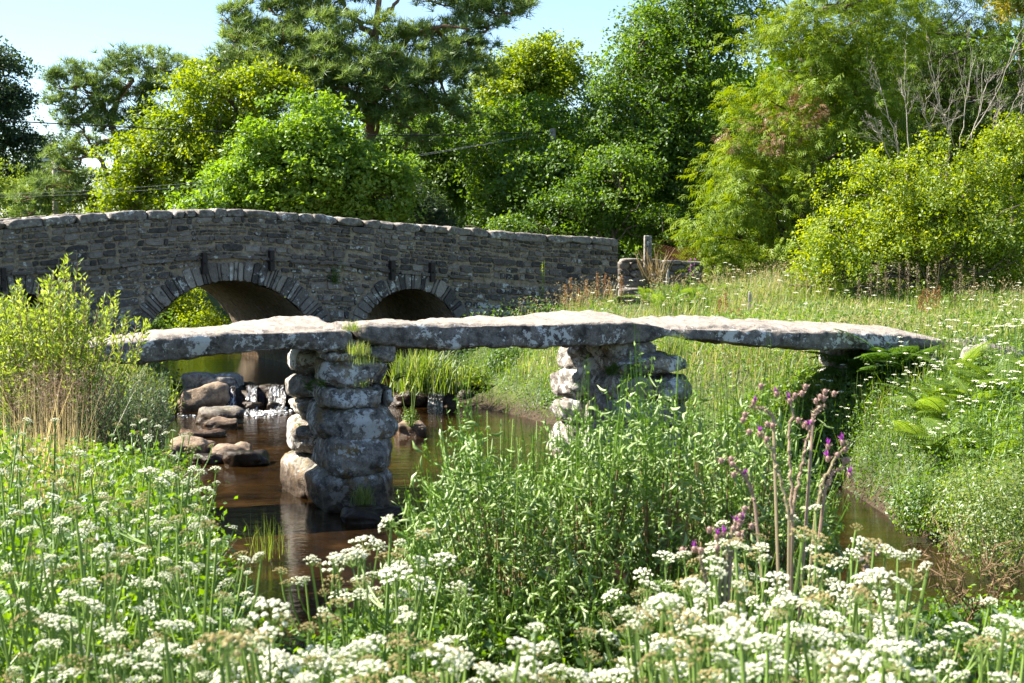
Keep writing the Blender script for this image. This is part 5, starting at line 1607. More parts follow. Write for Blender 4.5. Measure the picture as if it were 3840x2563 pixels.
def dropwort(px, py, ztop, label, group, tanp=0.25, big=1.0):
    p = on_z(px, py, ztop)
    z0 = Tz(p[0], p[1]) - 0.02
    H = ztop - z0
    k = R.integers(len(ST))
    st, lf, seats = ST[k]
    t = thing('umbellifer', (p[0], p[1], z0), '', 'wildflower', group)
    ntan = 0
    rz = R.uniform(0, 6.28)
    t.rotation_euler = (0, 0, rz)
    w = 1.0
    inst('stem', st, t, sc=(w, w, H))
    inst('leaves', lf, t, sc=(1, 1, H))
    for (e, s) in seats:
        tan = R.random() < tanp
        ntan += tan
        j = R.integers(4, 6) if tan else R.integers(0, 4)
        s2 = s * big * R.uniform(0.6, 1.3)
        o = inst('umbel', UM[j][0], t, (e[0] * w, e[1] * w, e[2] * H - s2 * 0.05), (R.normal(0, .3), R.normal(0, .3), R.uniform(0, 6)), (s2 * 1.1, s2 * 1.1, s2 * R.uniform(0.7, 1.3)))
        inst('rays', UM[j][1], o)
    n = len(seats)
    look = 'all white' if ntan == 0 else ('all tan' if ntan == n else '%s tan' % ['', 'one', 'two', 'three', 'four', 'five'][ntan])
    if label == 'left':
        where = 'below the straw grass' if py < 1800 and px < 350 else 'along the left bank by the stream' if px > 560 and py < 2250 else 'in the middle of the left bank' if py < 2100 else 'in the bottom left corner' if px < 420 else 'at the lower edge of the left bank'
    elif label == 'centre':
        where = 'bottom edge left of the broom' if px < 1400 else 'bottom edge before the broom'
    elif label == 'pier':
        where = 'between front pier and broom bush'
    else:
        where = 'below the tall thistle' if py < 2200 and px < 3300 else 'in the bottom right corner' if px > 3200 and py > 2350 else 'beside the dead twigs at lower right' if px > 3200 else 'bottom edge right of the broom' if py > 2400 else 'at the right foot of the broom'
    t['label'] = '%s headed umbel plant, %s, %s' % (['', 'one', 'two', 'three', 'four', 'five', 'six'][n], look, where)
def region(n, edge, xr, yr, zt, label, group, **kw):
    c = 0
    tries = 0
    while c < n and tries < 20000:
        tries += 1
        # even spread over the ground: pick the picture row by its area
        px = R.uniform(*xr); py = R.uniform(*yr)
        if not edge(px, py):
            continue
        dropwort(px, py, zt + R.normal(0, 0.10), label, group, **kw)
        c += 1
L_EDGE = lambda x, y: x < np.interp(y, [1560, 1700, 1900, 2100, 2300, 2563, 2700], [640, 680, 790, 860, 830, 800, 800])
region(124, L_EDGE, (-60, 880), (1570, 2620), 2.70, 'left', 'white flowers of the left foreground bank', tanp=0.34, big=0.72)
C_TOP = lambda x, y: y > np.interp(x, [820, 1000, 1250, 1500, 1750, 2100, 2300], [2480, 2370, 2290, 2330, 2400, 2500, 2540])
region(50, C_TOP, (840, 2250), (2290, 2660), 2.86, 'centre', 'white flowers at the bottom centre', tanp=0.32, big=0.86)
region(16, lambda x, y: True, (1180, 1540), (1960, 2210), 2.72, 'pier', 'white flowers left of the broom bush', tanp=0.3)
R_TOP = lambda x, y: y > np.interp(x, [2250, 2450, 2600, 2750, 3150, 3300, 3550, 3840, 3950], [2400, 2200, 2020, 1940, 1920, 2120, 2240, 2330, 2340])
region(105, R_TOP, (2250, 3900), (1930, 2660), 2.84, 'right', 'white flowers of the lower right drift', tanp=0.32, big=0.86)
# small far umbels of the right bank and meadow, too many to count
def far_umbels(name, P, h, s0, s1):
    mb, ms = MB(), MB()
    for q, hh in zip(P, h):
        s = R.uniform(s0, s1)
        top_ = q + EZ * hh + R.normal(0, 0.05, 3)
        ms.tube([q, top_], [0.004, 0.003], 3, 0.3, False)
        for j in range(8):
            a = j * 2.4 + R.random(); u = math.sqrt((j + .3) / 8)
            mb.add(top_ + np.array([math.cos(a) * u * s, math.sin(a) * u * s, 0.25 * s * (1 - u * u)]) + OCT * np.array([.26, .26, .16]) * s, OCF, R.random())
    ms.build(name.replace('umbels', 'umbel_stems'), M['stem'], None, stuff=True)
    return mb.build(name, M['petal'], None, stuff=True)
P = ground_pts(1100, 4.2, 9, 16.5, 23.5, 0.1, 3.0, off_bridge)
far_umbels('bank_umbels', P[:300], 0.5 + 0.7 * patch(P[:300], 15, 0.5), 0.025, 0.05)
P = ground_pts(900, 1, 20, 24, 42, 1.2, 99, off_bridge)
far_umbels('meadow_umbels', P[:240], R.uniform(0.45, 0.85, 240)[:len(P[:240])], 0.03, 0.06)

# ------------------------------------------------------------------ shoot bushes: willow, shrub, broom
def shoot_bush(name, label, base, tips, slen, leaf, nleaf, tmpl, mat, wood, cat='shrub', stems=9, r0=0.018, along=0.35, rm=0.5):
    t = thing(name, base, label, cat)
    mb, ml = MB(), MB()
    base = np.asarray(base, float)
    for tip in tips:
        st = base + (tip - base) * R.uniform(0.35, 0.6) + R.normal(0, 0.06, 3)
        st[2] = min(st[2], tip[2] - slen * 0.6)
        c = st + (tip - st) * 0.5 + (tip - base) * np.array([0.18, 0.18, 0]) * R.uniform(0, 1)
        Q = bez(st, c, tip, 9)
        mb.tube(Q, np.linspace(0.006, 0.002, 9), 3, 0.5, False)
        u = along + (1 - along) * R.random(nleaf)
        k = np.clip((u * 8).astype(int), 0, 7)
        f = (u * 8 - k)[:, None]
        P = Q[k] * (1 - f) + Q[k + 1] * f
        tan = norm(Q[k + 1] - Q[k])
        side = norm(np.cross(tan, R.normal(size=P.shape)))
        ay = norm(side * 0.8 + tan * 0.7)
        az = norm(np.cross(ay, R.normal(size=P.shape)))
        ax = np.cross(ay, az)
        sz = leaf * R.uniform(0.6, 1.3, nleaf)
        ml.scatter(tmpl[0], tmpl[1], P + ay * (sz * 0.5)[:, None], ax, ay, az, sz, np.clip(R.normal(rm, 0.13) + R.normal(0, .15, nleaf), 0, 1))
    for _ in range(stems):
        e = tips[R.integers(len(tips))]
        mid = base + (e - base) * 0.6 + R.normal(0, 0.05, 3)
        mb.tube(smooth_path([base + R.normal(0, 0.06, 3) * np.array([1, 1, 0]), base + (mid - base) * 0.5 + R.normal(0, .04, 3), mid], 8, 0.01), np.linspace(r0, r0 * 0.35, 8), 6)
    mb.build('branches', M[wood], t, smooth=True)
    ml.build('foliage', M[mat], t)
    return t
def tips_in(n, top, ybot, x0, x1, Y0, Y1, ex=1.1):
    xs = np.array([q[0] for q in top]); ys = np.array([q[1] for q in top])
    out = []
    for _ in range(n):
        px = R.uniform(x0, x1)
        y0 = np.interp(px, xs, ys)
        py = y0 + (ybot - y0) * R.random() ** ex
        out.append(at(px, py, R.uniform(Y0, Y1)))
    return np.array(out)
b = at(230, 1500, 13.2); b[2] = Tz(b[0], b[1]) - 0.05
top_w = [(-80, 1150), (20, 1090), (60, 1040), (110, 1100), (170, 1030), (215, 1000), (270, 915), (300, 1000), (340, 1080), (400, 1060), (440, 1090), (480, 1180), (540, 1190), (580, 1240), (640, 1340)]
shoot_bush('willow_bush', 'light yellow green willow bush at the left in front of the road bridge arch', b, np.concatenate([tips_in(270, top_w, 1400, -80, 330, 12.4, 14.2), tips_in(22, top_w, 1200, 330, 560, 12.6, 14.0)]), 0.5, 0.058, 42, SLIM, 'willow', 'broomwood', stems=14)
b = at(470, 1560, 15.6); b[2] = Tz(b[0], b[1]) - 0.05
top_d = [(-60, 1330), (100, 1310), (250, 1290), (330, 1320), (430, 1375), (520, 1385), (600, 1390), (640, 1440), (670, 1540)]
shoot_bush('waterside_shrub', 'dusky grey green shrub under the left slab at the water edge', b, tips_in(330, top_d, 1600, -60, 640, 14.2, 16.4), 0.35, 0.05, 50, SLIM, 'bushd', 'bark', stems=14, rm=0.45)
# feathery tall grass with purplish heads
b = at(170, 1640, 9.6); b[2] = Tz(b[0], b[1])
tg = thing('tall_grass_tuft', b, 'tuft of tall straw coloured grass with purplish heads below the willow bush', 'grass')
n = 230
P = b + np.stack([R.normal(0, 0.15, n), R.normal(0, 0.14, n), 0 * np.zeros(n)], 1)
P[:, 2] = T(P[:, 0], P[:, 1])
mb = MB(); tip = blades(mb, P, R.uniform(0.6, 1.05, n), 0.005, 0.16, R.random(n), 0.2)
mb.build('stalks', M['straw'], tg)
mb = MB()
hp = np.repeat(tip[tip[:, 2] > np.percentile(tip[:, 2], 35)], 16, 0)
hp = hp + R.normal(0, 0.03, hp.shape) - EZ * np.abs(R.normal(0, 0.07, len(hp)))[:, None]
ax, ay, az = axes(R.normal(size=hp.shape))
mb.scatter(np.array([(-0.04, -.5, 0), (0.04, -.5, 0), (0, .5, 0)]), np.array([(0, 1, 2)]), hp, ax, ay, az, 0.035 * R.uniform(.5, 1.3, len(hp)), R.random(len(hp)))
mb.build('seed_heads', M['seed'], tg)

# broom: green whippy shoots, hairy pods
b = at(2330, 2350, 6.1); b[2] = Tz(b[0], b[1]) - 0.03
broom = thing('broom_bush', b, 'big broom bush hung with downy green seed pods in the centre foreground', 'bush')
btop = [(1430, 2120), (1480, 1960), (1530, 1800), (1600, 1640), (1660, 1560), (1740, 1420), (1850, 1500), (1950, 1540), (2060, 1560), (2150, 1480), (2200, 1350), (2300, 1480), (2380, 1250), (2450, 1440), (2540, 1280), (2650, 1420), (2780, 1390), (2880, 1270), (2980, 1430), (3060, 1550), (3150, 1720), (3200, 1900), (3230, 2050)]
tips = np.concatenate([tips_in(640, btop, 2250, 1440, 3190, 5.2, 6.9, 1.45), tips_in(170, [(1300, 2290), (1500, 2080), (2900, 2080), (3050, 2250)], 2440, 1330, 2950, 4.9, 5.6)])
ex = []
for px, py in ((2378, 1215), (2392, 1240), (2545, 1255), (2555, 1270), (2882, 1245), (2890, 1275), (2205, 1330), (2190, 1350), (1745, 1385), (1760, 1400), (1640, 1560), (1530, 1775), (1515, 1800), (2700, 1370), (2990, 1400), (2300, 1440)):
    ex.append(at(px, py, R.uniform(5.3, 6.3)))
tips = np.concatenate([tips, ex])
mb, ml = MB(), MB()
podP, podA = [], []
bb = np.array(broom.location)
crown_bases = [bb + np.array([dx, dy, 0]) for dx, dy in ((-0.45, -0.1), (-0.15, 0.05), (0.15, 0), (0.45, 0.1))]
for tip in tips:
    cb = crown_bases[int(np.argmin([abs(tip[0] - q[0]) for q in crown_bases]))]
    f0 = R.uniform(0.40, 0.62)
    st = cb + (tip - cb) * f0
    st[2] = min(st[2], tip[2] - 0.28)
    out_ = norm((tip - cb) * np.array([1, 1, 0.1]))
    c = st + (tip - st) * 0.40 + out_ * R.uniform(-0.02, 0.10) + R.normal(0, 0.03, 3)
    Q = bez(st, c, tip, 12)
    mb.tube(Q[:7], np.linspace(0.0055, 0.0026, 7), 4, 0.3, False)
    ml.tube(Q[5:], np.linspace(0.0028, 0.0014, 7), 3, R.uniform(0.3, 0.9), False)
    tw = [Q]
    for _ in range(4):                                 # upright side whips
        s = Q[R.integers(4, 9)]
        e = s + np.array([R.normal(0, 0.055), R.normal(0, 0.055), R.uniform(0.05, 0.14)]) + out_ * 0.02
        W = bez(s, s + (e - s) * np.array([1.2, 1.2, 0.4]), e, 6)
        ml.tube(W, np.linspace(0.0020, 0.0012, 6), 3, R.uniform(0.3, 0.9), False)
        tw.append(np.repeat(W, 2, 0))
    for W in tw:
        n = 11
        k = R.integers(1, 11, n)
        f = R.random((n, 1))
        P = W[k] * (1 - f) + W[k + 1 if len(W) > 12 else np.minimum(k + 1, 11)] * f
        P = P + R.normal(0, 0.006, P.shape)
        ax, ay, az = axes(R.normal(size=P.shape))
        ml.scatter(SLIM[0], SLIM[1], P, ax, ay, az, R.uniform(0.012, 0.030, n), np.clip(R.normal(0.55, 0.2, n), 0, 1))
    for W in tw:
        for _ in range(R.integers(1, 5) if W is not tw[0] else R.integers(3, 8)):
            k = R.integers(1, 9)
            podP.append(W[k] + R.normal(0, 0.008, 3))
            podA.append(norm(np.array([R.normal(0, 0.6), R.normal(0, 0.6), R.normal(-0.15, 0.7)])))
for cb in crown_bases:
    for _ in range(7):
        tip = tips[R.integers(len(tips))]
        e = cb + (tip - cb) * R.uniform(0.45, 0.65)
        Q = smooth_path([cb + R.normal(0, .03, 3) * np.array([1, 1, 0]), cb + (e - cb) * 0.45 + np.array([0, 0, -0.05]) + R.normal(0, .05, 3), e], 10, 0.008)
        mb.tube(Q, np.linspace(R.uniform(0.010, 0.018), 0.005, 10), 7)
        for _2 in range(5):
            s = Q[R.integers(3, 9)]
            e2 = s + (e - cb) * 0.3 + R.normal(0, 0.10, 3)
            mb.tube(smooth_path([s, (s + e2) / 2 + R.normal(0, .02, 3), e2], 6, 0.005), np.linspace(0.005, 0.002, 6), 5)
mb.build('branches', M['broomwood'], broom, smooth=True)
ml.build('shoots', M['broom'], broom)
# pod: a curved flattened bean, 1 unit long
pv, pf = [], []
ns_, nr_ = 4, 3
for i in range(ns_):
    u = i / (ns_ - 1)
    w = 0.15 * math.sin(math.pi * min(max(u, 0.02), 0.98)) ** 0.55 + 0.008
    for j in range(nr_):
        a = 2 * math.pi * j / nr_
        pv.append((math.cos(a) * w, u + 0.0, math.sin(a) * w * 0.38 + 0.0))
pv = np.array(pv)
pv[:, 0] += 0.16 * np.sin(pv[:, 1] * math.pi)
for i in range(ns_ - 1):
    for j in range(nr_):
        pf.append((i * nr_ + j, i * nr_ + (j + 1) % nr_, (i + 1) * nr_ + (j + 1) % nr_, (i + 1) * nr_ + j))
pf = np.array(pf)
podP = np.array(podP); podA = np.array(podA)
order = np.argsort(podP[:, 1])
podP, podA = podP[order], podA[order]
POD = []
for k in range(4):
    mb = MB(); mb.add(pv, pf, [0.25, 0.45, 0.65, 0.85][k]); POD.append(mb.mesh('seed_pod', M['pod'], True))
for P, A in zip(podP[:300], podA[:300]):
    q = Vector(A).to_track_quat('Y', 'Z') @ Matrix.Rotation(R.uniform(0, 6.28), 3, 'Y').to_quaternion()
    inst('seed_pod', POD[R.integers(4)], broom, P - bb, q.to_euler(), R.uniform(0.044, 0.066))
mb = MB()
A = podA[300:]
az = norm(np.cross(A, R.normal(size=A.shape))); ax = np.cross(A, az)
mb.scatter(pv, pf, podP[300:], ax, A, az, R.uniform(0.042, 0.066, len(A)), R.random(len(A)))
mb.build('seed_pods', M['pod'], broom, smooth=True, stuff=True)

# ------------------------------------------------------------------ thistles
def thistle(base, stems, label):
    t = thing('marsh_thistle', base, label, 'thistle')
    mb, mh = MB(), None
    for (pts, Y) in stems:
        Q = smooth_path([at(x, y, Y) for x, y in pts], 22, 0.003)
        Q = np.concatenate([[np.asarray(base)], Q]) if Q[0][2] > base[2] + 0.05 else Q
        mb.tube(Q, np.linspace(0.0055, 0.0035, len(Q)), 6, R.uniform(0.3, 0.9))
        k = R.integers(1, len(Q) - 1, 130)
        P = Q[k] + (Q[k + 1] - Q[k]) * R.random((130, 1))
        ay = norm(R.normal(size=P.shape)); az = norm(np.cross(ay, R.normal(size=P.shape))); ax = np.cross(ay, az)
        mb.scatter(np.array([(-.10, 0, 0), (.10, 0, 0), (0, 1, 0)]), np.array([(0, 1, 2)]), P, ax, ay, az, R.uniform(0.010, 0.020, 130), R.random(130))
        for j in range(R.integers(3, 6)):
            c = Q[-1] + np.array([R.normal(0, 0.022), R.normal(0, 0.018), R.normal(0.0, 0.025)])
            hb = MB(); hb.add(c + S2 * np.array([0.0085, 0.0085, 0.012]), F2, 0.9)
            for kk in range(10):
                a = kk * 0.628
                hb.add([c + np.array([math.cos(a) * .008, math.sin(a) * .008, 0]), c + np.array([math.cos(a + .3) * .008, math.sin(a + .3) * .008, .004]), c + np.array([math.cos(a) * .016, math.sin(a) * .016, .010])], np.array([(0, 1, 2)]), 0.8)
            o = hb.build('flower_head', M['thistle'], t, loc=c)
            if R.random() < 0.28:
                hb = MB()
                d = norm(np.array([R.normal(0, .4), R.normal(0, .4), 1]))
                for kk in range(14):
                    e = c + EZ * 0.008 + (d + R.normal(0, 0.35, 3)) * 0.016
                    s = norm(np.cross(d, R.normal(size=3))) * 0.0022
                    hb.add([c + EZ * .006 - s, c + EZ * .006 + s, e + s * .6, e - s * .6], np.array([(0, 1, 2, 3)]), R.random())
                hb.build('petals', M['purple'], o, loc=c)
    mb.build('stems', M['thistle'], t)
    return t
b = at(2960, 2050, 4.9); b[2] = Tz(b[0], b[1])
thistle(b, [([(2968, 2000), (2968, 1850), (2958, 1700), (2962, 1580), (2975, 1490)], 4.9), ([(2960, 1950), (2930, 1800), (2890, 1680), (2850, 1620)], 4.85), ([(2975, 1900), (3000, 1790), (3020, 1690), (3040, 1600)], 4.95), ([(3060, 1920), (3085, 1810), (3130, 1720), (3190, 1660)], 4.8), ([(3095, 1830), (3120, 1780), (3165, 1745)], 4.8), ([(2830, 1880), (2800, 1800), (2750, 1745)], 4.9), ([(3050, 1560), (3070, 1530), (3095, 1520)], 5.0), ([(2900, 1560), (2850, 1530), (2810, 1530)], 5.0)],
        'tall spiny thistle with purple flower heads in front of the broom bush right side')
b = at(2700, 2200, 4.4); b[2] = Tz(b[0], b[1])
thistle(b, [([(2720, 2150), (2735, 2050), (2760, 1935)], 4.4), ([(2700, 2150), (2690, 2060), (2695, 2010)], 4.4), ([(2740, 2100), (2780, 2020), (2790, 1990)], 4.4), ([(2650, 2200), (2630, 2120), (2625, 2080)], 4.4), ([(3230, 2200), (3250, 2120), (3255, 2075)], 4.6)],
        'short dark thistle with purple heads among the white flowers below the tall thistle')

# ------------------------------------------------------------------ ferns
def frond_mesh(seed, mat):
    r = np.random.default_rng(seed)
    mb = MB()
    n = 26
    Q = bez((0, 0, 0), (0, 0.35, 0.42), (0, 1.0, 0.20), n + 1)
    mb.tube(Q, np.linspace(0.010, 0.003, n + 1), 4, 0.7, False)
    for i in range(2, n + 1):
        u = i / n
        l = 0.27 * math.sin(math.pi * (0.12 + 0.86 * u)) ** 0.8 * r.uniform(0.9, 1.1)
        for s in (-1, 1):
            tan = norm(Q[i] - Q[i - 1])
            d = norm(np.array([s * 1.0, 0, -0.05]) + tan * 0.35)
            nrm = norm(np.cross(d, tan)) * -s
            # each pinna is a comb of small lobes
            for j in range(5):
                v0, v1 = j / 5, (j + 1.25) / 5
                w = 0.030 * (1 - 0.75 * v0)
                a = Q[i] + d * l * v0; b_ = Q[i] + d * l * min(v1, 1.0)
                drop = np.array([0, 0, -0.10 * l * v1 * v1])
                mb.add([a, (a + b_) / 2 + tan * w + drop, b_ + drop, (a + b_) / 2 - tan * w + drop], np.array([(0, 1, 2, 3)]), r.uniform(0.2, 0.9))
    return mb.mesh('frond', M[mat])
FR = [frond_mesh(1000 + k, 'fern') for k in range(3)]
FB = [frond_mesh(1010 + k, 'bracken') for k in range(3)]
def fern(px, py, Y, size, n, label, grp, fr=FR, face=None, spread=1.0):
    c = at(px, py, Y)
    if Y > 20.5 and size > 0.5:
        c[2] = max(Tz(c[0], c[1]), 0.05)
    t = thing('fern', c, label, 'fern', grp)
    for k in range(n):
        a = (2 * math.pi * k / n + R.normal(0, 0.25)) if face is None else face + R.uniform(-1.2, 1.2)
        inst('frond', fr[R.integers(3)], t, R.normal(0, 0.03, 3), (R.normal(0.28, 0.22), R.normal(0, 0.15), a), size * R.uniform(0.7, 1.15))
    return t
PI = math.pi
fern(3340, 1500, 23.9, 0.85, 13, 'large fern spilling from under the right end of the bridge slab', 'ferns by the right abutment', face=PI * 0.95)
fern(3290, 1590, 23.8, 1.15, 13, 'large fern hanging over the dark water in the middle of the fern bank', 'ferns by the right abutment', face=PI * 0.95)
fern(3370, 1700, 23.3, 1.0, 12, 'lowest large fern drooping to the water right of the broom bush', 'ferns by the right abutment', face=PI * 1.0)
fern(3200, 1560, 24.8, 1.0, 11, 'shaded fern left of the fern bank, just right of the broom bush', 'ferns by the right abutment', face=PI * 0.8)
fern(3470, 1420, 23.4, 0.6, 10, 'fern with upright fronds directly under the right slab end', 'ferns by the right abutment', face=PI * 0.9)
fern(3230, 1680, 24.3, 1.0, 11, 'dark fern low over the water at the foot of the fern bank', 'ferns by the right abutment', face=PI * 0.9)
for i, (px, py, Y) in enumerate(((3520, 1470, 21.5), (3600, 1520, 21.0), (3680, 1480, 21.4), (3760, 1560, 20.8), (3560, 1600, 20.4), (3660, 1620, 20.2), (3820, 1470, 21.5), (3480, 1550, 21.3), (3600, 1420, 22.3), (3760, 1440, 22.0), (3820, 1650, 20), (3500, 1700, 19.6), (3580, 1720, 19.3), (3700, 1740, 19), (3790, 1780, 18.6), (3640, 1560, 20.6), (3720, 1680, 19.6), (3540, 1380, 22.8), (3660, 1400, 22.6))):
    fern(px, py, Y, R.uniform(0.6, 0.85), 9, 'pale green bracken plant %s' % ('right below the boulders at the bridge end' if py < 1450 else 'in the middle of the right bank' if py < 1600 else 'low on the right bank above the lime green mound'), 'bracken on the right bank', FB)
for i, (px, py) in enumerate(((2500, 1120), (2560, 1100), (2620, 1130), (2450, 1160), (2540, 1160), (2660, 1090))):
    fern(px, py, 36.5 + 0.4 * i, 0.8, 8, 'pale bracken plant in the meadow right of the stone steps', 'bracken below the steps', FB)
for px, py, Y, s, f, lab in ((1210, 1455, 19.8, 0.20, PI * 0.6, 'small bright fern on the left edge of the front pier'), (1160, 1460, 20.3, 0.20, PI, 'small shaded fern on the dark flank of the front pier'), (1480, 1430, 20.3, 0.22, -PI / 2, 'small fern on the right edge of the front pier'), (2290, 1405, 21.7, 0.30, PI, 'green fern growing from the shaded middle of the second pier'), (2370, 1415, 21.5, 0.26, PI * 1.2, 'small fern beside the lichened stone of the second pier')):
    fern(px, py, Y, s, 6, lab, None, FR, f)

# ------------------------------------------------------------------ tufts on stone, rushes, docks, herbs at the water
def tuft(px, py, Y, n, h, w, spread, mat, label, name='grass_tuft', lean=0.5, base_z=None):
    c = at(px, py, Y)
    if base_z is not None:
        c = on_z(px, py, base_z)
    mb = MB()
    P = c + R.normal(0, spread, (n, 3)) * np.array([1, 1, 0.15])
    blades(mb, P, h * R.uniform(0.5, 1.2, n), w, lean, R.random(n), 1.0)
    return tag(mb.build(name, M[mat], None, loc=c), label, 'grass')
tuft(1362, 1895, 19.75, 260, 0.30, 0.006, 0.055, 'hay', 'yellowish grass tuft on the lowest stone of the front pier')
tuft(1345, 1330, 19.9, 170, 0.20, 0.006, 0.07, 'hay', 'grass tuft growing in the gap below the slab joint over the front pier')
tuft(1318, 1240, 20.1, 140, 0.15, 0.006, 0.06, 'hay', 'grass tuft in the joint between left and middle slabs')
tuft(1370, 1365, 19.85, 120, 0.16, 0.005, 0.09, 'grass', 'short grass fringe on top of the front pier stones')
tuft(1360, 1452, 19.8, 90, 0.12, 0.005, 0.04, 'hay', 'thin grass sprouting between the upper front pier stones')
tuft(2535, 1330, 21.6, 180, 0.34, 0.006, 0.07, 'grass', 'grass tuft beside the second pier below the right slab start')
tuft(3575, 1320, 23.6, 150, 0.32, 0.007, 0.12, 'hay', 'dry grass tuft at the right end of the bridge slab')
tuft(1000, 2090, 5.0, 70, 0.5, 0.004, 0.12, 'grass', 'fine grass stems leaning over the water at the left bank edge', lean=0.35, base_z=0.05)
tuft(1590, 1462, 34, 900, 0.95, 0.022, 0.32, 'dusky_rush' if 'dusky_rush' in M else 'grass', 'dense arching rush clump on the weir under the middle slab', 'rush_clump', 0.6, 0.45)
def herb_clump(px, py, z, w, h, n, size, mat, label, tmpl=KITE, spikes=0):
    c = on_z(px, py, z)
    t = thing('herb_clump', c, label, 'plant')
    mb = MB()
    d = norm(R.normal(size=(n, 3))) * R.random((n, 1)) ** 0.4
    P = c + d * np.array([w / 2, w / 2, h / 2]) + EZ * h / 2
    ax, ay, az = axes(norm(d + np.array([0, 0, .5]) + R.normal(0, .5, d.shape)))
    mb.scatter(tmpl[0], tmpl[1], P, ax, ay, az, size * R.uniform(.6, 1.3, n), R.random(n))
    mb.build('leaves', M[mat], t)
    mb = MB()
    for _ in range(14 + spikes):
        a = R.normal(0, 0.25, 2) * w
        e = c + np.array([a[0], a[1], h * R.uniform(0.8, 1.2) + (0.35 if _ < spikes else 0)])
        mb.tube([c + np.array([a[0] * .3, a[1] * .3, 0]), e], [0.008, 0.004], 4, R.random())
    mb.build('stems', M['stem'], t)
    return t
herb_clump(1770, 1490, 0.1, 0.95, 0.75, 1400, 0.07, 'gold', 'yellow green leafy clump with upright stems at the far water edge', spikes=14)
herb_clump(1540, 1600, 0.2, 0.35, 0.35, 260, 0.04, 'herb', 'small leafy plant growing on the brown rock right of the front pier', spikes=4)
herb_clump(3430, 2010, 0.05, 0.75, 0.75, 1500, 0.05, 'herb', 'dark leaved clump of waterside plants at the right bank edge')
herb_clump(3730, 2170, 0.05, 1.5, 1.35, 7000, 0.04, 'grass', 'rounded bright lime green mound of fine herbs at the right water edge')
herb_clump(1680, 1510, 0.0, 0.4, 0.3, 300, 0.05, 'herb', 'small green plant on the weir between rush clump and yellow clump')
herb_clump(2090, 1560, 0.05, 0.8, 0.6, 900, 0.06, 'herb', 'leafy green plants at the far bank left of the second pier')
herb_clump(1900, 1420, 0.5, 1.0, 0.8, 1200, 0.09, 'dark', 'dark leafy plants on the far bank under the middle slab')
herb_clump(1250, 990, 0.0, 0.02, 0.02, 2, 0.01, 'herb', 'x') if False else None
# plant rooted in the bridge wall
c = bpt(np.array(on_br(1250, 1060)[0]), np.array(-0.1), np.array(on_br(1250, 1060)[1]))
mb = MB()
for _ in range(26):
    e = c + np.array([R.normal(0, .16), -abs(R.normal(0, .08)), R.uniform(0.0, 0.55)])
    mb.tube(bez(c, c + np.array([0, -.15, .1]), e, 5), np.linspace(.006, .002, 5), 4, .5, False)
    P = c + (e - c) * R.random((12, 1)) + R.normal(0, .03, (12, 3))
    ax, ay, az = axes(R.normal(size=P.shape)); mb.scatter(SLIM[0], SLIM[1], P, ax, ay, az, R.uniform(.03, .06, 12), R.random(12))
tag(mb.build('wall_plant', M['dark'], None, loc=c), 'wispy plant rooted in the bridge wall between the two arches', 'plant')
# dock spikes and brown seed spikes
def spike(px, py, Y, h, mat, label, name, group):
    c = at(px, py, Y); c[2] = Tz(c[0], c[1])
    mb = MB()
    mb.tube([c, c + EZ * h + R.normal(0, .04, 3)], [0.008, 0.004], 4)
    n = 130
    u = R.uniform(0.35, 1.0, n)
    P = c + EZ * (u * h)[:, None] + R.normal(0, 1, (n, 3)) * np.array([.035, .035, .02]) * (1.25 - u)[:, None] * 1.6
    ax, ay, az = axes(R.normal(size=P.shape))
    mb.scatter(KITE[0], KITE[1], P, ax, ay, az, R.uniform(.025, .05, n), R.random(n))
    tag(mb.build(name, M[mat], None, loc=c), label, 'plant', group)
for px, Y in ((2140, 38.2), (2172, 38.0), (2198, 38.3), (2270, 38.6), (2285, 38.0), (2330, 38.4), (2120, 37.6), (2240, 37.8)):
    spike(px, 1150, Y, R.uniform(0.55, 0.95), 'dock', 'rust brown dock spike standing at the foot of the road bridge wall', 'dock_plant', 'docks at the foot of the road bridge')
spike(2034, 1150, 38.3, 1.35, 'gold', 'tall yellowish flowering spike against the road bridge wall', 'tall_herb', None)
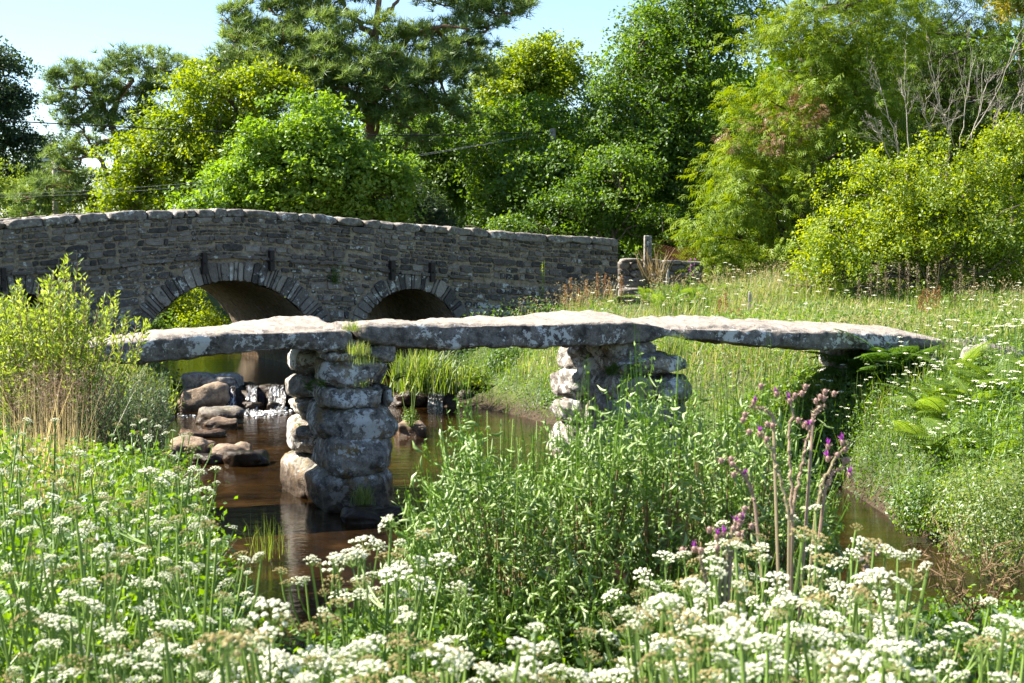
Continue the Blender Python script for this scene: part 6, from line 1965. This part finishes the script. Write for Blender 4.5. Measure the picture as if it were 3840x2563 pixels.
for px in (2720, 2745, 2770, 2700, 3450, 3480, 3520, 3460, 3500):
    spike(px, 1180, R.uniform(31, 34), R.uniform(0.5, 0.8), 'dock', 'rust brown dock spike in the meadow grass behind the right slab', 'dock_plant', 'docks in the meadow')
for px in (3260, 3290, 3370, 3400, 3440, 3480, 3505, 3580, 3600, 3650, 3220, 3320):
    spike(px, 1150, R.uniform(33, 35), R.uniform(0.7, 1.1), 'brownspike', 'brown upright seed spike in front of the golden shrub', 'seed_spike', 'brown seed spikes by the golden shrub')
# foxgloves
for px, lab in ((2590, 'pink foxglove spike below the mesh fence, left one'), (2604, 'pink foxglove spike below the mesh fence, right one')):
    c = at(px, 1040, 39.5); c[2] = Tz(c[0], c[1])
    t = thing('foxglove', c, lab, 'wildflower', 'foxgloves by the mesh fence')
    e = at(px, 965, 39.5)
    mb = MB(); mb.tube([c, e], [.012, .006], 5); mb.build('stem', M['stem'], t)
    mb = MB()
    for k in range(9):
        u = R.uniform(0.6, 1.0); p = c + (e - c) * u; a = R.uniform(0, 6.28); d = np.array([math.cos(a), math.sin(a), -0.7])
        mb.tube([p, p + d * 0.03, p + d * 0.06], [.005, .010, .014], 5)
    mb.build('bells', M['purple'], t)
# bare dead twigs at the lower right
b = at(3640, 2480, 6.5); b[2] = Tz(b[0], b[1])
t = thing('dead_twigs', b, 'leafless brown dead shrub twigs above the white flowers at the lower right', 'shrub')
mb = MB()
for (x, y) in ((3450, 2060), (3560, 1980), (3540, 2080), (3620, 2080), (3700, 2060), (3800, 1990), (3840, 2080), (3480, 2160), (3760, 2150), (3600, 2150)):
    dead_branch(at(3640 + R.normal(0, 30), 2330, 6.5), at(x, y, 6.3 + R.uniform(-.3, .3)), 0.005, 1)
for _ in range(5):
    mb.tube(smooth_path([b + R.normal(0, .03, 3) * np.array([1, 1, 0]), at(3640 + R.normal(0, 25), 2420, 6.5), at(3640 + R.normal(0, 30), 2320, 6.5)], 7, .005), np.linspace(.01, .006, 7), 6)
mb.build('twigs', M['broomwood'], t, smooth=True)
